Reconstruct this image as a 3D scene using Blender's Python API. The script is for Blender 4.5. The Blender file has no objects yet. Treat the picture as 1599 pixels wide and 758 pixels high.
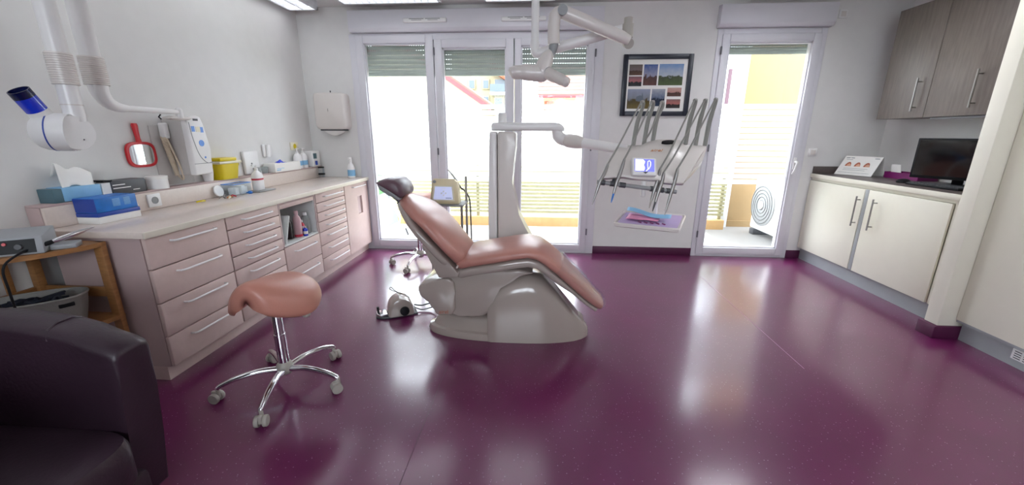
import bpy, bmesh, math, random
from mathutils import Vector, Matrix
R = math.radians
S = bpy.context.scene
C = S.collection

# ------------------------------------------------------------------ camera, sky, exposure
cam = bpy.data.cameras.new('camera')
cam.sensor_fit = 'HORIZONTAL'
cam.sensor_width = 36.0
cam.lens = 36.0 * 621.2 / 1599.0
cam.clip_start = 0.05
cam.clip_end = 300
co = bpy.data.objects.new('camera', cam)
C.objects.link(co)
_pi, _ya, _ro = 0.26594, 0.068664, 0.0032449
_fw = Vector((-math.sin(_ya) * math.cos(_pi), math.cos(_ya) * math.cos(_pi), -math.sin(_pi)))
_rt = Vector((math.cos(_ya), math.sin(_ya), 0))
_up = _rt.cross(_fw)
_r2 = math.cos(_ro) * _rt + math.sin(_ro) * _up
_u2 = -math.sin(_ro) * _rt + math.cos(_ro) * _up
co.matrix_world = Matrix(((_r2.x, _u2.x, -_fw.x, 0), (_r2.y, _u2.y, -_fw.y, 0), (_r2.z, _u2.z, -_fw.z, 1.28), (0, 0, 0, 1)))
S.camera = co

SKY = 6.7
FIXTURE = 6.5
w = bpy.data.worlds.new('sky')
S.world = w
w.use_nodes = True
bg = w.node_tree.nodes['Background']
bg.inputs['Color'].default_value = (0.84, 0.92, 1.0, 1)
bg.inputs['Strength'].default_value = SKY
sun = bpy.data.lights.new('sun', 'SUN')
sun.energy = 0.3
sun.angle = R(1.0)
sun.color = (1.0, 0.95, 0.86)
so = bpy.data.objects.new('sun', sun)
so.rotation_euler = (R(42), R(0), R(-28))      # high, from behind the building
C.objects.link(so)
vs = S.view_settings
vs.view_transform = 'Standard'
vs.look = 'None'
vs.exposure = 1.0
vs.gamma = 1.0
vs.use_curve_mapping = False
S.cycles.max_bounces = 10
S.cycles.diffuse_bounces = 6
S.cycles.transparent_max_bounces = 16
S.cycles.sample_clamp_indirect = 8.0

# daylight portals: sampling guides in the two window openings and the added fill opening (they give no light of their own)
for nm, x0, x1, z0, z1, py in (('portal', -1.95, 0.59, 0.0, 2.25, 4.75), ('portal', 1.67, 2.65, 0.0, 2.25, 4.75), ('portal', -1.3, 1.2, 1.25, 2.35, -2.8)):
    l = bpy.data.lights.new(nm, 'AREA')
    l.shape = 'RECTANGLE'
    l.size, l.size_y = x1 - x0, z1 - z0
    l.cycles.is_portal = True
    o = bpy.data.objects.new(nm, l)
    o.location = ((x0 + x1) / 2, py, (z0 + z1) / 2)
    o.rotation_euler = (R(-90 if py > 0 else 90), 0, 0)
    C.objects.link(o)


# ------------------------------------------------------------------ materials
def lin(c):
    if isinstance(c, str):
        c = tuple(int(c[i:i + 2], 16) / 255 for i in (0, 2, 4))
    return tuple(x / 12.92 if x <= 0.04045 else ((x + 0.055) / 1.055) ** 2.4 for x in c)


def nodes(m):
    m.use_nodes = True
    t = m.node_tree
    return t, t.nodes, t.links, t.nodes['Principled BSDF']


def M(name, col, rough=0.5, metal=0.0, var=0.04, scale=12.0, bump=0.0, bscale=200.0, spec=0.5, coat=0.0, stretch=None, emit=0.0):
    m = bpy.data.materials.new(name)
    t, n, l, b = nodes(m)
    c = lin(col)
    tc = n.new('ShaderNodeTexCoord')
    src = tc.outputs['Object']
    if stretch:
        mp = n.new('ShaderNodeMapping')
        mp.inputs['Scale'].default_value = stretch
        l.new(src, mp.inputs['Vector'])
        src = mp.outputs['Vector']
    nz = n.new('ShaderNodeTexNoise')
    nz.inputs['Scale'].default_value = scale
    nz.inputs['Detail'].default_value = 4
    l.new(src, nz.inputs['Vector'])
    rp = n.new('ShaderNodeValToRGB')
    rp.color_ramp.elements[0].position = 0.3
    rp.color_ramp.elements[1].position = 0.7
    rp.color_ramp.elements[0].color = (*[x * (1 - var) for x in c], 1)
    rp.color_ramp.elements[1].color = (*[min(1, x * (1 + var)) for x in c], 1)
    l.new(nz.outputs['Fac'], rp.inputs['Fac'])
    l.new(rp.outputs['Color'], b.inputs['Base Color'])
    b.inputs['Roughness'].default_value = rough
    b.inputs['Metallic'].default_value = metal
    b.inputs['Specular IOR Level'].default_value = spec
    b.inputs['Coat Weight'].default_value = coat
    b.inputs['Coat Roughness'].default_value = 0.08
    if emit:
        l.new(rp.outputs['Color'], b.inputs['Emission Color'])
        b.inputs['Emission Strength'].default_value = emit
    if bump:
        n2 = n.new('ShaderNodeTexNoise')
        n2.inputs['Scale'].default_value = bscale
        l.new(src, n2.inputs['Vector'])
        bp = n.new('ShaderNodeBump')
        bp.inputs['Strength'].default_value = bump
        bp.inputs['Distance'].default_value = 0.004
        l.new(n2.outputs['Fac'], bp.inputs['Height'])
        l.new(bp.outputs['Normal'], b.inputs['Normal'])
    return m


def floor_mat():
    m = M('purple_vinyl', '5c1145', 0.36, var=0.10, scale=3.0)
    t, n, l, b = nodes(m)
    base = b.inputs['Base Color'].links[0].from_socket
    tc = n.new('ShaderNodeTexCoord')
    prev = base
    for sc, lo, col, f in ((62, 0.13, 'b88fb0', 0.5), (95, 0.14, '3c0a30', 0.7), (38, 0.09, '9a5a8c', 0.6)):
        v = n.new('ShaderNodeTexVoronoi')
        v.inputs['Scale'].default_value = sc
        l.new(tc.outputs['Object'], v.inputs['Vector'])
        r1 = n.new('ShaderNodeMath')
        r1.operation = 'LESS_THAN'
        r1.inputs[1].default_value = lo
        l.new(v.outputs['Distance'], r1.inputs[0])
        sp = n.new('ShaderNodeSeparateColor')
        l.new(v.outputs['Color'], sp.inputs['Color'])
        r2 = n.new('ShaderNodeMath')
        r2.operation = 'GREATER_THAN'
        r2.inputs[1].default_value = 0.5
        l.new(sp.outputs['Red'], r2.inputs[0])
        mu = n.new('ShaderNodeMath')
        mu.operation = 'MULTIPLY'
        l.new(r1.outputs[0], mu.inputs[0])
        l.new(r2.outputs[0], mu.inputs[1])
        m2 = n.new('ShaderNodeMath')
        m2.operation = 'MULTIPLY'
        m2.inputs[1].default_value = f
        l.new(mu.outputs[0], m2.inputs[0])
        mx = n.new('ShaderNodeMix')
        mx.data_type = 'RGBA'
        l.new(m2.outputs[0], mx.inputs['Factor'])
        l.new(prev, mx.inputs['A'])
        mx.inputs['B'].default_value = (*lin(col), 1)
        prev = mx.outputs['Result']
    l.new(prev, b.inputs['Base Color'])
    b.inputs['Specular IOR Level'].default_value = 0.25
    b.inputs['Coat Weight'].default_value = 1.0
    b.inputs['Coat Roughness'].default_value = 0.17
    b.inputs['Coat IOR'].default_value = 1.58
    return m


def clear_mat(name, tint=(1, 1, 1), gloss=0.06, rough=0.02, white=0.0):
    """thin clear sheet: see-through with a faint mirror, optionally milky"""
    m = bpy.data.materials.new(name)
    m.use_nodes = True
    t = m.node_tree
    n, l = t.nodes, t.links
    n.clear()
    out = n.new('ShaderNodeOutputMaterial')
    tr = n.new('ShaderNodeBsdfTransparent')
    tr.inputs['Color'].default_value = (*tint, 1)
    gl = n.new('ShaderNodeBsdfGlossy')
    gl.inputs['Roughness'].default_value = rough
    fr = n.new('ShaderNodeLayerWeight')
    fr.inputs['Blend'].default_value = 0.5
    pw = n.new('ShaderNodeMath')
    pw.operation = 'POWER'
    pw.inputs[1].default_value = 5.0
    l.new(fr.outputs['Facing'], pw.inputs[0])
    mth = n.new('ShaderNodeMath')
    mth.operation = 'MULTIPLY_ADD'
    mth.inputs[1].default_value = 0.6
    mth.inputs[2].default_value = gloss + 0.02
    l.new(pw.outputs[0], mth.inputs[0])
    mx = n.new('ShaderNodeMixShader')
    l.new(mth.outputs[0], mx.inputs[0])
    l.new(tr.outputs[0], mx.inputs[1])
    l.new(gl.outputs[0], mx.inputs[2])
    last = mx.outputs[0]
    if white:
        tl = n.new('ShaderNodeBsdfTranslucent')
        tl.inputs['Color'].default_value = (0.62, 0.64, 0.64, 1)
        df = n.new('ShaderNodeBsdfDiffuse')
        df.inputs['Color'].default_value = (0.85, 0.86, 0.86, 1)
        m3 = n.new('ShaderNodeMixShader')
        m3.inputs[0].default_value = 0.35
        l.new(tl.outputs[0], m3.inputs[1])
        l.new(df.outputs[0], m3.inputs[2])
        m2 = n.new('ShaderNodeMixShader')
        m2.inputs[0].default_value = white
        l.new(last, m2.inputs[1])
        l.new(m3.outputs[0], m2.inputs[2])
        last = m2.outputs[0]
    l.new(last, out.inputs['Surface'])
    return m


def shutter_mat():
    """grey-green slats with rows of small light slots between them"""
    m = M('shutter_slats', 'a3aea6', 0.5, var=0.05)
    t, n, l, b = nodes(m)
    tc = n.new('ShaderNodeTexCoord')
    sx = n.new('ShaderNodeSeparateXYZ')
    l.new(tc.outputs['Object'], sx.inputs[0])

    def mod(sock, per, off, lim):
        a = n.new('ShaderNodeMath')
        a.operation = 'MULTIPLY_ADD'
        a.inputs[1].default_value = 1 / per
        a.inputs[2].default_value = off + 100
        l.new(sock, a.inputs[0])
        f = n.new('ShaderNodeMath')
        f.operation = 'FRACT'
        l.new(a.outputs[0], f.inputs[0])
        k = n.new('ShaderNodeMath')
        k.operation = 'LESS_THAN'
        k.inputs[1].default_value = lim
        l.new(f.outputs[0], k.inputs[0])
        return k.outputs[0]
    hx = mod(sx.outputs['X'], 0.024, 0.0, 0.30)
    hz = mod(sx.outputs['Z'], 0.045, 0.03, 0.07)
    mu = n.new('ShaderNodeMath')
    mu.operation = 'MULTIPLY'
    l.new(hx, mu.inputs[0])
    l.new(hz, mu.inputs[1])
    inv = n.new('ShaderNodeMath')
    inv.operation = 'SUBTRACT'
    inv.inputs[0].default_value = 1
    l.new(mu.outputs[0], inv.inputs[1])
    l.new(inv.outputs[0], b.inputs['Alpha'])
    return m


def photo_mat(name, sky, horizon, ground, seed, hill=0.5, rough=0.25):
    """a small landscape print: sky, a jagged skyline, ground"""
    m = M(name, 'ffffff', rough)
    t, n, l, b = nodes(m)
    tc = n.new('ShaderNodeTexCoord')
    sx = n.new('ShaderNodeSeparateXYZ')
    l.new(tc.outputs['Generated'], sx.inputs[0])
    mp = n.new('ShaderNodeMapping')
    mp.inputs['Location'].default_value = (seed, seed * 2, 0)
    l.new(tc.outputs['Generated'], mp.inputs['Vector'])
    nz = n.new('ShaderNodeTexNoise')
    nz.inputs['Scale'].default_value = 5
    nz.inputs['Detail'].default_value = 6
    l.new(mp.outputs['Vector'], nz.inputs['Vector'])
    ad = n.new('ShaderNodeMath')
    ad.operation = 'MULTIPLY_ADD'
    ad.inputs[1].default_value = 0.55
    l.new(nz.outputs['Fac'], ad.inputs[0])
    sb = n.new('ShaderNodeMath')
    sb.operation = 'SUBTRACT'
    sb.inputs[1].default_value = 0.27
    l.new(sx.outputs['Z'], sb.inputs[0])
    l.new(sb.outputs[0], ad.inputs[2])
    rp = n.new('ShaderNodeValToRGB')
    e = rp.color_ramp.elements
    e[0].position, e[0].color = 0.0, (*lin(ground), 1)
    e[1].position, e[1].color = 1.0, (*lin(sky), 1)
    g = rp.color_ramp.elements.new(hill - 0.04)
    g.color = (*[x * 0.5 for x in lin(ground)], 1)
    h = rp.color_ramp.elements.new(hill + 0.03)
    h.color = (*lin(horizon), 1)
    l.new(ad.outputs[0], rp.inputs['Fac'])
    l.new(rp.outputs['Color'], b.inputs['Base Color'])
    return m


MT = dict(
    floor=floor_mat(),
    wall=M('white_wall_paint', 'd9d8d6', 0.85, var=0.015, bump=0.08, bscale=350),
    ceil=M('white_ceiling_paint', 'd8d8d6', 0.9, var=0.01),
    base=M('purple_skirting', '4a1238', 0.45),
    pvc=M('white_pvc', 'd3d2d8', 0.38, var=0.01),
    pvc_dark=M('hinge_grey', '6a6a70', 0.5),
    glass=clear_mat('window_glass', gloss=0.0),
    film=clear_mat('frosted_film', white=0.72, gloss=0.0, rough=0.5),
    shutter=shutter_mat(),
    front=M('pink_beige_laminate', 'cbb4ae', 0.42, var=0.03, scale=30),
    carcass=M('mauve_laminate', 'b8a2a0', 0.5, var=0.03),
    inner=M('white_melamine', 'd8dad8', 0.5),
    top=M('cream_worktop', 'dccfc6', 0.22, var=0.03, scale=60),
    topedge=M('worktop_edge', 'dcd5c6', 0.35),
    handle=M('white_handle', 'eceaea', 0.3),
    steel=M('brushed_steel', '9c9a98', 0.36, metal=1.0),
    chrome=M('chrome', 'e2e2e6', 0.07, metal=1.0),
    grey=M('grey_plastic', '8f9192', 0.45),
    dgrey=M('dark_grey_plastic', '45464a', 0.45),
    black=M('black_plastic', '17181b', 0.45, spec=0.25),
    white=M('white_plastic', 'e4e3e2', 0.3, var=0.01),
    gloss=M('glossy_cream_shell', 'a2968f', 0.16, var=0.01, coat=0.4),
    unit=M('warm_white_shell', 'd5cfca', 0.28, var=0.01, coat=0.2),
    pink=M('terracotta_leather', 'b57f74', 0.3, var=0.06, scale=8, bump=0.12, bscale=120),
    stool=M('salmon_leather', 'ba7f70', 0.36, var=0.05, scale=8, bump=0.10, bscale=160),
    mauve=M('mauve_leather', '5f4750', 0.35, var=0.06, bump=0.1),
    seam=M('pale_piping', 'd8ccc8', 0.4),
    seamline=M('weld_line', 'a06a92', 0.4),
    aub=M('aubergine_leather', '2e1d29', 0.42, var=0.10, scale=6, bump=0.18, bscale=90),
    gcast=M('warm_grey_nylon', 'a59f97', 0.45),
    wood=M('pine_wood', '9a6c40', 0.45, var=0.18, scale=6, stretch=(3, 3, 14)),
    dwood=M('grey_brown_wood', '6c635d', 0.5, var=0.16, scale=5, stretch=(10, 10, 1.2)),
    cabwhite=M('cream_white_laminate', 'e2dfd0', 0.42, var=0.01),
    kick=M('grey_kick_board', '9a9da0', 0.45, var=0.02),
    dtop=M('brown_grey_laminate', '564d4b', 0.38, var=0.10, scale=40),
    navy=M('navy_frame', '161c2c', 0.35),
    paper=M('white_paper', 'e6e4e0', 0.7, var=0.01),
    red=M('red_plastic', 'c8202c', 0.3),
    mirror=M('mirror_glass', 'f0f4f0', 0.02, metal=1.0, var=0.0),
    yellow=M('yellow_plastic', 'd9c313', 0.35, var=0.03),
    ivory=M('ivory_plastic', 'e2dcc4', 0.4),
    tan=M('tan_rubber', 'c6b49c', 0.5),
    blue=M('bright_blue_card', '1d6fc0', 0.4, var=0.15, scale=20),
    dblue=M('deep_blue_card', '27459c', 0.4),
    bluet=M('translucent_blue', '1836c8', 0.15, coat=0.6),
    blued=M('blue_black', '0c1440', 0.2),
    teal=M('grey_teal_card', '4d6a74', 0.5, var=0.08),
    lblue=M('light_blue_card', '7fb2d6', 0.5, var=0.08),
    lilac=M('lilac_film', 'b29cc8', 0.3),
    pinkp=M('pink_paper', 'df8fb4', 0.5),
    cream=M('cream_housing', 'ddcfaa', 0.4),
    screenb=M('lilac_display', 'c0c8ea', 0.3, emit=0.25),
    lcdb=M('blue_display', '6a6fd8', 0.2, emit=0.55),
    lcdw=M('white_display', 'eef0ff', 0.2, emit=0.8),
    orange=M('orange_print', 'c87a2c', 0.4),
    brownp=M('brown_print', 'a4583e', 0.4),
    ink=M('grey_ink', '55606c', 0.5),
    lblu=M('label_blue', '5b8fdc', 0.4),
    purple=M('purple_plastic', '7a2064', 0.35),
    screen=M('black_screen', '08090b', 0.06, coat=0.5),
    plast=clear_mat('clear_plastic', (0.93, 0.96, 0.98), gloss=0.03, rough=0.06),
    milky=clear_mat('milky_plastic', (0.85, 0.9, 0.9), gloss=0.05, rough=0.2, white=0.35),
    smoke=clear_mat('smoked_plastic', (0.35, 0.42, 0.46), gloss=0.05, rough=0.1, white=0.1),
    brownb=M('dark_brown_bottle', '241d1e', 0.2),
    rlabel=M('red_label', 'b81f3a', 0.4),
    bottle=M('white_bottle', 'e8e6e6', 0.35),
    pinkb=M('pink_bottle', 'c9a3a8', 0.35),
    basket=M('grey_basket', '8a8884', 0.6, bump=0.5, bscale=80),
    cloth=M('dark_blue_cable', '1c2230', 0.6, var=0.25, scale=40),
    tile=M('balcony_tile', 'b8b4ae', 0.6, var=0.04),
    tilegrey=M('balcony_tile_grey', '7e7c7a', 0.55, var=0.04),
    stone=M('tan_stone', 'a88658', 0.8, var=0.08),
    ywall=M('yellow_render', '836b48', 0.85, var=0.03, bump=0.1),
    cwall=M('cream_render', 'a0967c', 0.85, var=0.03),
    awall=M('tan_render', '7d745f', 0.85, var=0.03),
    cord=M('tan_cord', 'c9b9a4', 0.55),
    lgreyp=M('pale_grey_plastic', 'b9b5b2', 0.45),
    wwall=M('white_render', 'd0d3d8', 0.85, var=0.02),
    rail=M('pale_slat', '8c8768', 0.6, var=0.08),
    roof=M('pale_tiles', '6e463c', 0.7, var=0.2, scale=4, stretch=(1, 1, 8)),
    rededge=M('faded_red_fascia', '7e2a2e', 0.7),
    terr=M('terracotta_soffit', '7a3818', 0.7),
    winb=M('blue_grey_pane', '3a4650', 0.2),
    shutp=M('plum_shutter', '3a1c28', 0.6),
    grass=M('grass_ground', '7c8a52', 0.9, var=0.3, scale=0.6),
    lamp=M('fill_light_diffuser', 'e8eaee', 0.5, emit=FIXTURE),  # glow of the two added, out-of-view fill lights
    lampdim=M('fixture_diffuser_dim', 'e8eaee', 0.5, emit=FIXTURE * 0.24),  # slight glow added as fill; these fixtures look switched off
    whip=M('grey_whip', '8b8b85', 0.45),
    fix=M('fixture_housing', 'd4d6da', 0.4),
    green=M('green_canvas', '5f8a5a', 0.7),
    lgrey=M('light_grey_canvas', '9fa6ae', 0.6),
)


# ------------------------------------------------------------------ mesh builder
def V(*a):
    return Vector(a[0]) if len(a) == 1 else Vector(a)


class MB:
    def __init__(s):
        s.bm = bmesh.new()

    def _bev(s, vs, off, seg=2):
        if off > 0:
            es = list({e for v in vs for e in v.link_edges})
            bmesh.ops.bevel(s.bm, geom=es, offset=off, segments=seg, affect='EDGES', profile=0.5, clamp_overlap=True)

    def box(s, x0, x1, y0, y1, z0, z1, bev=0.0, seg=2):
        m = Matrix.Translation(((x0 + x1) / 2, (y0 + y1) / 2, (z0 + z1) / 2)) @ Matrix.Diagonal((abs(x1 - x0), abs(y1 - y0), abs(z1 - z0), 1))
        r = bmesh.ops.create_cube(s.bm, size=1, matrix=m)
        s._bev(r['verts'], bev, seg)
        return s

    def obox(s, c, ax, ay, az, hx, hy, hz, bev=0.0, seg=2):
        """oriented box: unit axes and half sizes"""
        m = Matrix(((ax[0] * 2 * hx, ay[0] * 2 * hy, az[0] * 2 * hz, c[0]), (ax[1] * 2 * hx, ay[1] * 2 * hy, az[1] * 2 * hz, c[1]), (ax[2] * 2 * hx, ay[2] * 2 * hy, az[2] * 2 * hz, c[2]), (0, 0, 0, 1)))
        r = bmesh.ops.create_cube(s.bm, size=1, matrix=m)
        s._bev(r['verts'], bev, seg)
        return s

    def loft(s, rings, cap0=True, cap1=True, closed=False):
        vr = [[s.bm.verts.new(p) for p in r] for r in rings]
        k = len(vr[0])
        pairs = list(zip(vr, vr[1:])) + ([(vr[-1], vr[0])] if closed else [])
        for a, b in pairs:
            for i in range(k):
                s.bm.faces.new((a[i], a[(i + 1) % k], b[(i + 1) % k], b[i]))
        if not closed:
            if cap0:
                s.bm.faces.new(vr[0][::-1])
            if cap1:
                s.bm.faces.new(vr[-1])
        return s

    def prism(s, pts, ax, a, b, bev=0.0, seg=2):
        """polygon extruded along ax; pts are the other two coordinates in xyz order"""
        def P(p, t):
            return {'X': (t, p[0], p[1]), 'Y': (p[0], t, p[1]), 'Z': (p[0], p[1], t)}[ax]
        v0 = [s.bm.verts.new(P(p, a)) for p in pts]
        v1 = [s.bm.verts.new(P(p, b)) for p in pts]
        k = len(pts)
        s.bm.faces.new(v0)
        s.bm.faces.new(v1[::-1])
        for i in range(k):
            s.bm.faces.new((v0[i], v1[i], v1[(i + 1) % k], v0[(i + 1) % k]))
        s._bev(v0 + v1, bev, seg)
        return s

    def tube(s, pts, r, seg=12, caps=True, closed=False):
        pts = [V(p) for p in pts]
        n = len(pts)
        rs = r if isinstance(r, (list, tuple)) else [r] * n
        T = []
        for i in range(n):
            a = pts[(i - 1) % n] if closed else pts[max(i - 1, 0)]
            b = pts[(i + 1) % n] if closed else pts[min(i + 1, n - 1)]
            T.append((b - a).normalized())
        u = T[0].orthogonal().normalized()
        rings = []
        for i in range(n):
            u = u - T[i] * u.dot(T[i])
            u = u.normalized() if u.length > 1e-6 else T[i].orthogonal().normalized()
            v = T[i].cross(u)
            rings.append([pts[i] + (u * math.cos(2 * math.pi * j / seg) + v * math.sin(2 * math.pi * j / seg)) * rs[i] for j in range(seg)])
        return s.loft(rings, caps, caps, closed)

    def cyl(s, p0, p1, r0, r1=None, seg=24):
        return s.tube([p0, p1], [r0, r0 if r1 is None else r1], seg)

    def lathe(s, prof, c=(0, 0, 0), seg=28, axis=(0, 0, 1), sx=1.0, sy=1.0):
        az = V(axis).normalized()
        ax = az.orthogonal().normalized() if abs(az.z) < 0.999 else V(1, 0, 0)
        ay = az.cross(ax)
        c = V(c)
        rings = [[c + az * z + (ax * math.cos(2 * math.pi * j / seg) * sx + ay * math.sin(2 * math.pi * j / seg) * sy) * max(r, 1e-4) for j in range(seg)] for r, z in prof]
        return s.loft(rings)

    def ball(s, c, rx, ry=None, rz=None, seg=20):
        ry = rx if ry is None else ry
        rz = rx if rz is None else rz
        m = Matrix.Translation(c) @ Matrix.Diagonal((rx, ry, rz, 1))
        bmesh.ops.create_uvsphere(s.bm, u_segments=seg, v_segments=seg // 2, radius=1, matrix=m)
        return s

    def text(s, body, size, M4, depth=0.0006):
        cu = bpy.data.curves.new('writing', 'FONT')
        cu.body = body
        cu.size = size
        cu.extrude = depth
        cu.align_x = 'CENTER'
        o = bpy.data.objects.new('writing', cu)
        C.objects.link(o)
        dg = bpy.context.evaluated_depsgraph_get()
        me = bpy.data.meshes.new_from_object(o.evaluated_get(dg))
        me.transform(M4)
        s.bm.from_mesh(me)
        bpy.data.objects.remove(o)
        bpy.data.curves.remove(cu)
        bpy.data.meshes.remove(me)
        return s


def ring(c, u, v, a, b, n=24, e=2.0, half=None):
    """superellipse ring about c in the plane u, v"""
    c, u, v = V(c), V(u), V(v)
    out = []
    for j in range(n):
        t = 2 * math.pi * j / n
        ct, st = math.cos(t), math.sin(t)
        out.append(c + u * (a * math.copysign(abs(ct) ** (2 / e), ct)) + v * (b * math.copysign(abs(st) ** (2 / e), st)))
    return out


def spline(pts, n=8):
    """Catmull-Rom through the points"""
    P = [V(p) for p in pts]
    P = [P[0] * 2 - P[1]] + P + [P[-1] * 2 - P[-2]]
    out = []
    for i in range(1, len(P) - 2):
        for k in range(n):
            t = k / n
            a, b, c, d = P[i - 1:i + 3]
            out.append(0.5 * ((2 * b) + (c - a) * t + (2 * a - 5 * b + 4 * c - d) * t * t + (3 * b - a - 3 * c + d) * t ** 3))
    out.append(P[-2])
    return out


ORG = {}


def ob(name, mb, mat, parent=None, label=None, cat=None, group=None, kind=None, local=False, smooth=40, subsurf=0):
    bmesh.ops.recalc_face_normals(mb.bm, faces=mb.bm.faces[:])
    me = bpy.data.meshes.new(name)
    mb.bm.to_mesh(me)
    mb.bm.free()
    o = bpy.data.objects.new(name, me)
    C.objects.link(o)
    if parent is None:
        xs = [v.co.x for v in me.vertices]
        ys = [v.co.y for v in me.vertices]
        zs = [v.co.z for v in me.vertices]
        org = V((min(xs) + max(xs)) / 2, (min(ys) + max(ys)) / 2, min(zs))
        o.location = org
        ORG[o.name] = org
    else:
        o.parent = parent
        org = ORG[parent.name] if not local else V(0, 0, 0)
        ORG[o.name] = org
    me.transform(Matrix.Translation(-org))
    me.materials.append(MT[mat] if isinstance(mat, str) else mat)
    if smooth:
        for p in me.polygons:
            p.use_smooth = True
        me.set_sharp_from_angle(angle=R(smooth))
    if subsurf:
        md = o.modifiers.new('smooth', 'SUBSURF')
        md.levels = md.render_levels = subsurf
    if label:
        o['label'] = label
    if cat:
        o['category'] = cat
    if group:
        o['group'] = group
    if kind:
        o['kind'] = kind
    return o


def thing(name, label, cat, loc=(0, 0, 0), rz=0.0, group=None, kind=None):
    o = bpy.data.objects.new(name, None)
    C.objects.link(o)
    o.empty_display_size = 0.1
    o.location = loc
    o.rotation_euler = (0, 0, rz)
    ORG[o.name] = V(loc)
    if label:
        o['label'] = label
    if cat:
        o['category'] = cat
    if group:
        o['group'] = group
    if kind:
        o['kind'] = kind
    return o


def dup(o, loc=None, rz=None, label=None, group=None, parent=None):
    c = o.copy()
    C.objects.link(c)
    if parent is not None:
        c.parent = parent
    if loc is not None:
        c.location = loc
    if rz is not None:
        c.rotation_euler = (0, 0, rz)
    if label:
        c['label'] = label
    if group:
        c['group'] = group
    ORG[c.name] = V(c.location) if parent is None else V(0, 0, 0)
    for ch in list(o.children):
        dup(ch, parent=c)
    return c


def st(name, mb, mat, parent=None, **k):
    return ob(name, mb, mat, parent, kind=None if parent else 'structure', **k)

# ------------------------------------------------------------------ the room
XL, XR, YB, YF, ZC = -2.49, 3.37, 4.31, -2.6, 2.50
st('floor', MB().box(XL - .1, XR + .1, YF - .1, YB + .02, -0.1, 0.0), 'floor', smooth=0)
st('ceiling', MB().box(XL - .1, XR + .1, YF - .1, YB + .25, ZC, ZC + .1), 'ceil', smooth=0)
st('wall_left', MB().box(XL - .12, XL, YF, YB + .25, -0.1, ZC), 'wall', smooth=0)
st('wall_right', MB().box(XR, XR + .12, YF, YB + .25, -0.1, ZC), 'wall', smooth=0)
VX0, VX1, VZ0, VZ1 = -1.3, 1.2, 1.25, 2.35       # added opening behind the camera, lets in fill daylight
st('wall_front', MB().box(XL, VX0, YF - .12, YF, -0.1, ZC).box(VX1, XR, YF - .12, YF, -0.1, ZC).box(VX0, VX1, YF - .12, YF, -.1, VZ0).box(VX0, VX1, YF - .12, YF, VZ1, ZC), 'wall', smooth=0)
WX0, WX1, DX0, DX1, WT = -1.958, 0.600, 1.663, 2.657, 2.25
mb = MB()
for x0, x1, z0, z1 in ((XL, WX0, -.1, ZC), (WX0, WX1, WT, ZC), (WX1, DX0, -.1, ZC), (DX0, DX1, WT, ZC), (DX1, XR, -.1, ZC), (WX0, WX1, -.1, -.001), (DX0, DX1, -.1, -.001)):
    mb.box(x0, x1, YB, YB + .22, z0, z1)
st('wall_back', mb, 'wall', smooth=0)
st('baseboard_back', MB().box(WX1, DX0, YB - .012, YB, 0, .085, .003), 'base')
st('baseboard_back', MB().box(DX1, 2.80, YB - .012, YB, 0, .085, .003), 'base')
st('trim_1', MB().box(1.518, 1.5215, 2.1, 3.6, -0.0005, 0.0006), 'seamline', smooth=0)
st('trim_2', MB().box(-.5055, -.503, .3, 2.1, -.0005, .0004), 'base', smooth=0)


def leaf(win, x0, x1, z0, z1, b, y0=YB - .025, y1=YB + .05, film=None, hinges=None):
    f = MB()
    f.box(x0, x0 + b, y0, y1, z0, z1, .006).box(x1 - b, x1, y0, y1, z0, z1, .006)
    f.box(x0 + b, x1 - b, y0, y1, z0, z0 + b, .006).box(x0 + b, x1 - b, y0, y1, z1 - b, z1, .006)
    g = .012
    f.box(x0 + b, x0 + b + g, y0 + .02, y1 - .01, z0 + b, z1 - b).box(x1 - b - g, x1 - b, y0 + .02, y1 - .01, z0 + b, z1 - b)
    f.box(x0 + b, x1 - b, y0 + .02, y1 - .01, z0 + b, z0 + b + g).box(x0 + b, x1 - b, y0 + .02, y1 - .01, z1 - b - g, z1 - b)
    fo = st('sash', f, 'pvc', win, smooth=30)
    st('pane', MB().box(x0 + b + .004, x1 - b - .004, y1 - .030, y1 - .026, z0 + b + .004, z1 - b - .004), 'glass', fo, smooth=0)
    if film:
        s = MB()
        zt, pitch, n = film
        xa, xb = x0 + b + g + .004, x1 - b - g - .004
        for i in range(n):
            s.box(xa, xb, y1 - .0255, y1 - .0250, zt - (i + 1) * pitch + .010, zt - i * pitch)
        o = st('frosted_film', s, 'film', fo, smooth=0)
        o['label'] = 'white frosted film with clear stripes'
    for hx, hz in hinges or ():
        st('hinge', MB().cyl((hx, y0 - .006, hz - .035), (hx, y0 - .006, hz + .035), .008, seg=10), 'pvc_dark', fo)
    return fo


def shutter(win, x0, x1, zb):
    s = MB()
    z = zb
    s.box(x0, x1, YB + .10, YB + .125, z - .03, z + .012, .004)
    prof = []
    while z < 2.26:
        prof += [(YB + .105, z), (YB + .097, z + .01), (YB + .094, z + .022), (YB + .097, z + .035), (YB + .105, z + .043)]
        z += .045
    n = len(prof)
    v = [[s.bm.verts.new((x, p[0], p[1])) for p in prof] for x in (x0, x1)]
    for i in range(n - 1):
        s.bm.faces.new((v[0][i], v[1][i], v[1][i + 1], v[0][i + 1]))
    o = st('roller_shutter', s, 'shutter', win, smooth=50)
    o['label'] = 'half-raised grey-green roller shutter'


def vent(win, xc, y):
    v = MB().box(xc - .215, xc + .215, y - .025, y + .002, 2.325, 2.365, .011, 3)
    vo = st('air_vent', v, 'white', win)
    sl = MB()
    for dx in (-.08, .08):
        sl.box(xc + dx - .072, xc + dx + .072, y - .027, y - .02, 2.353, 2.357).box(xc + dx - .05, xc + dx + .05, y - .027, y - .02, 2.342, 2.345)
    st('slot', sl, 'dgrey', vo, smooth=0)


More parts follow.
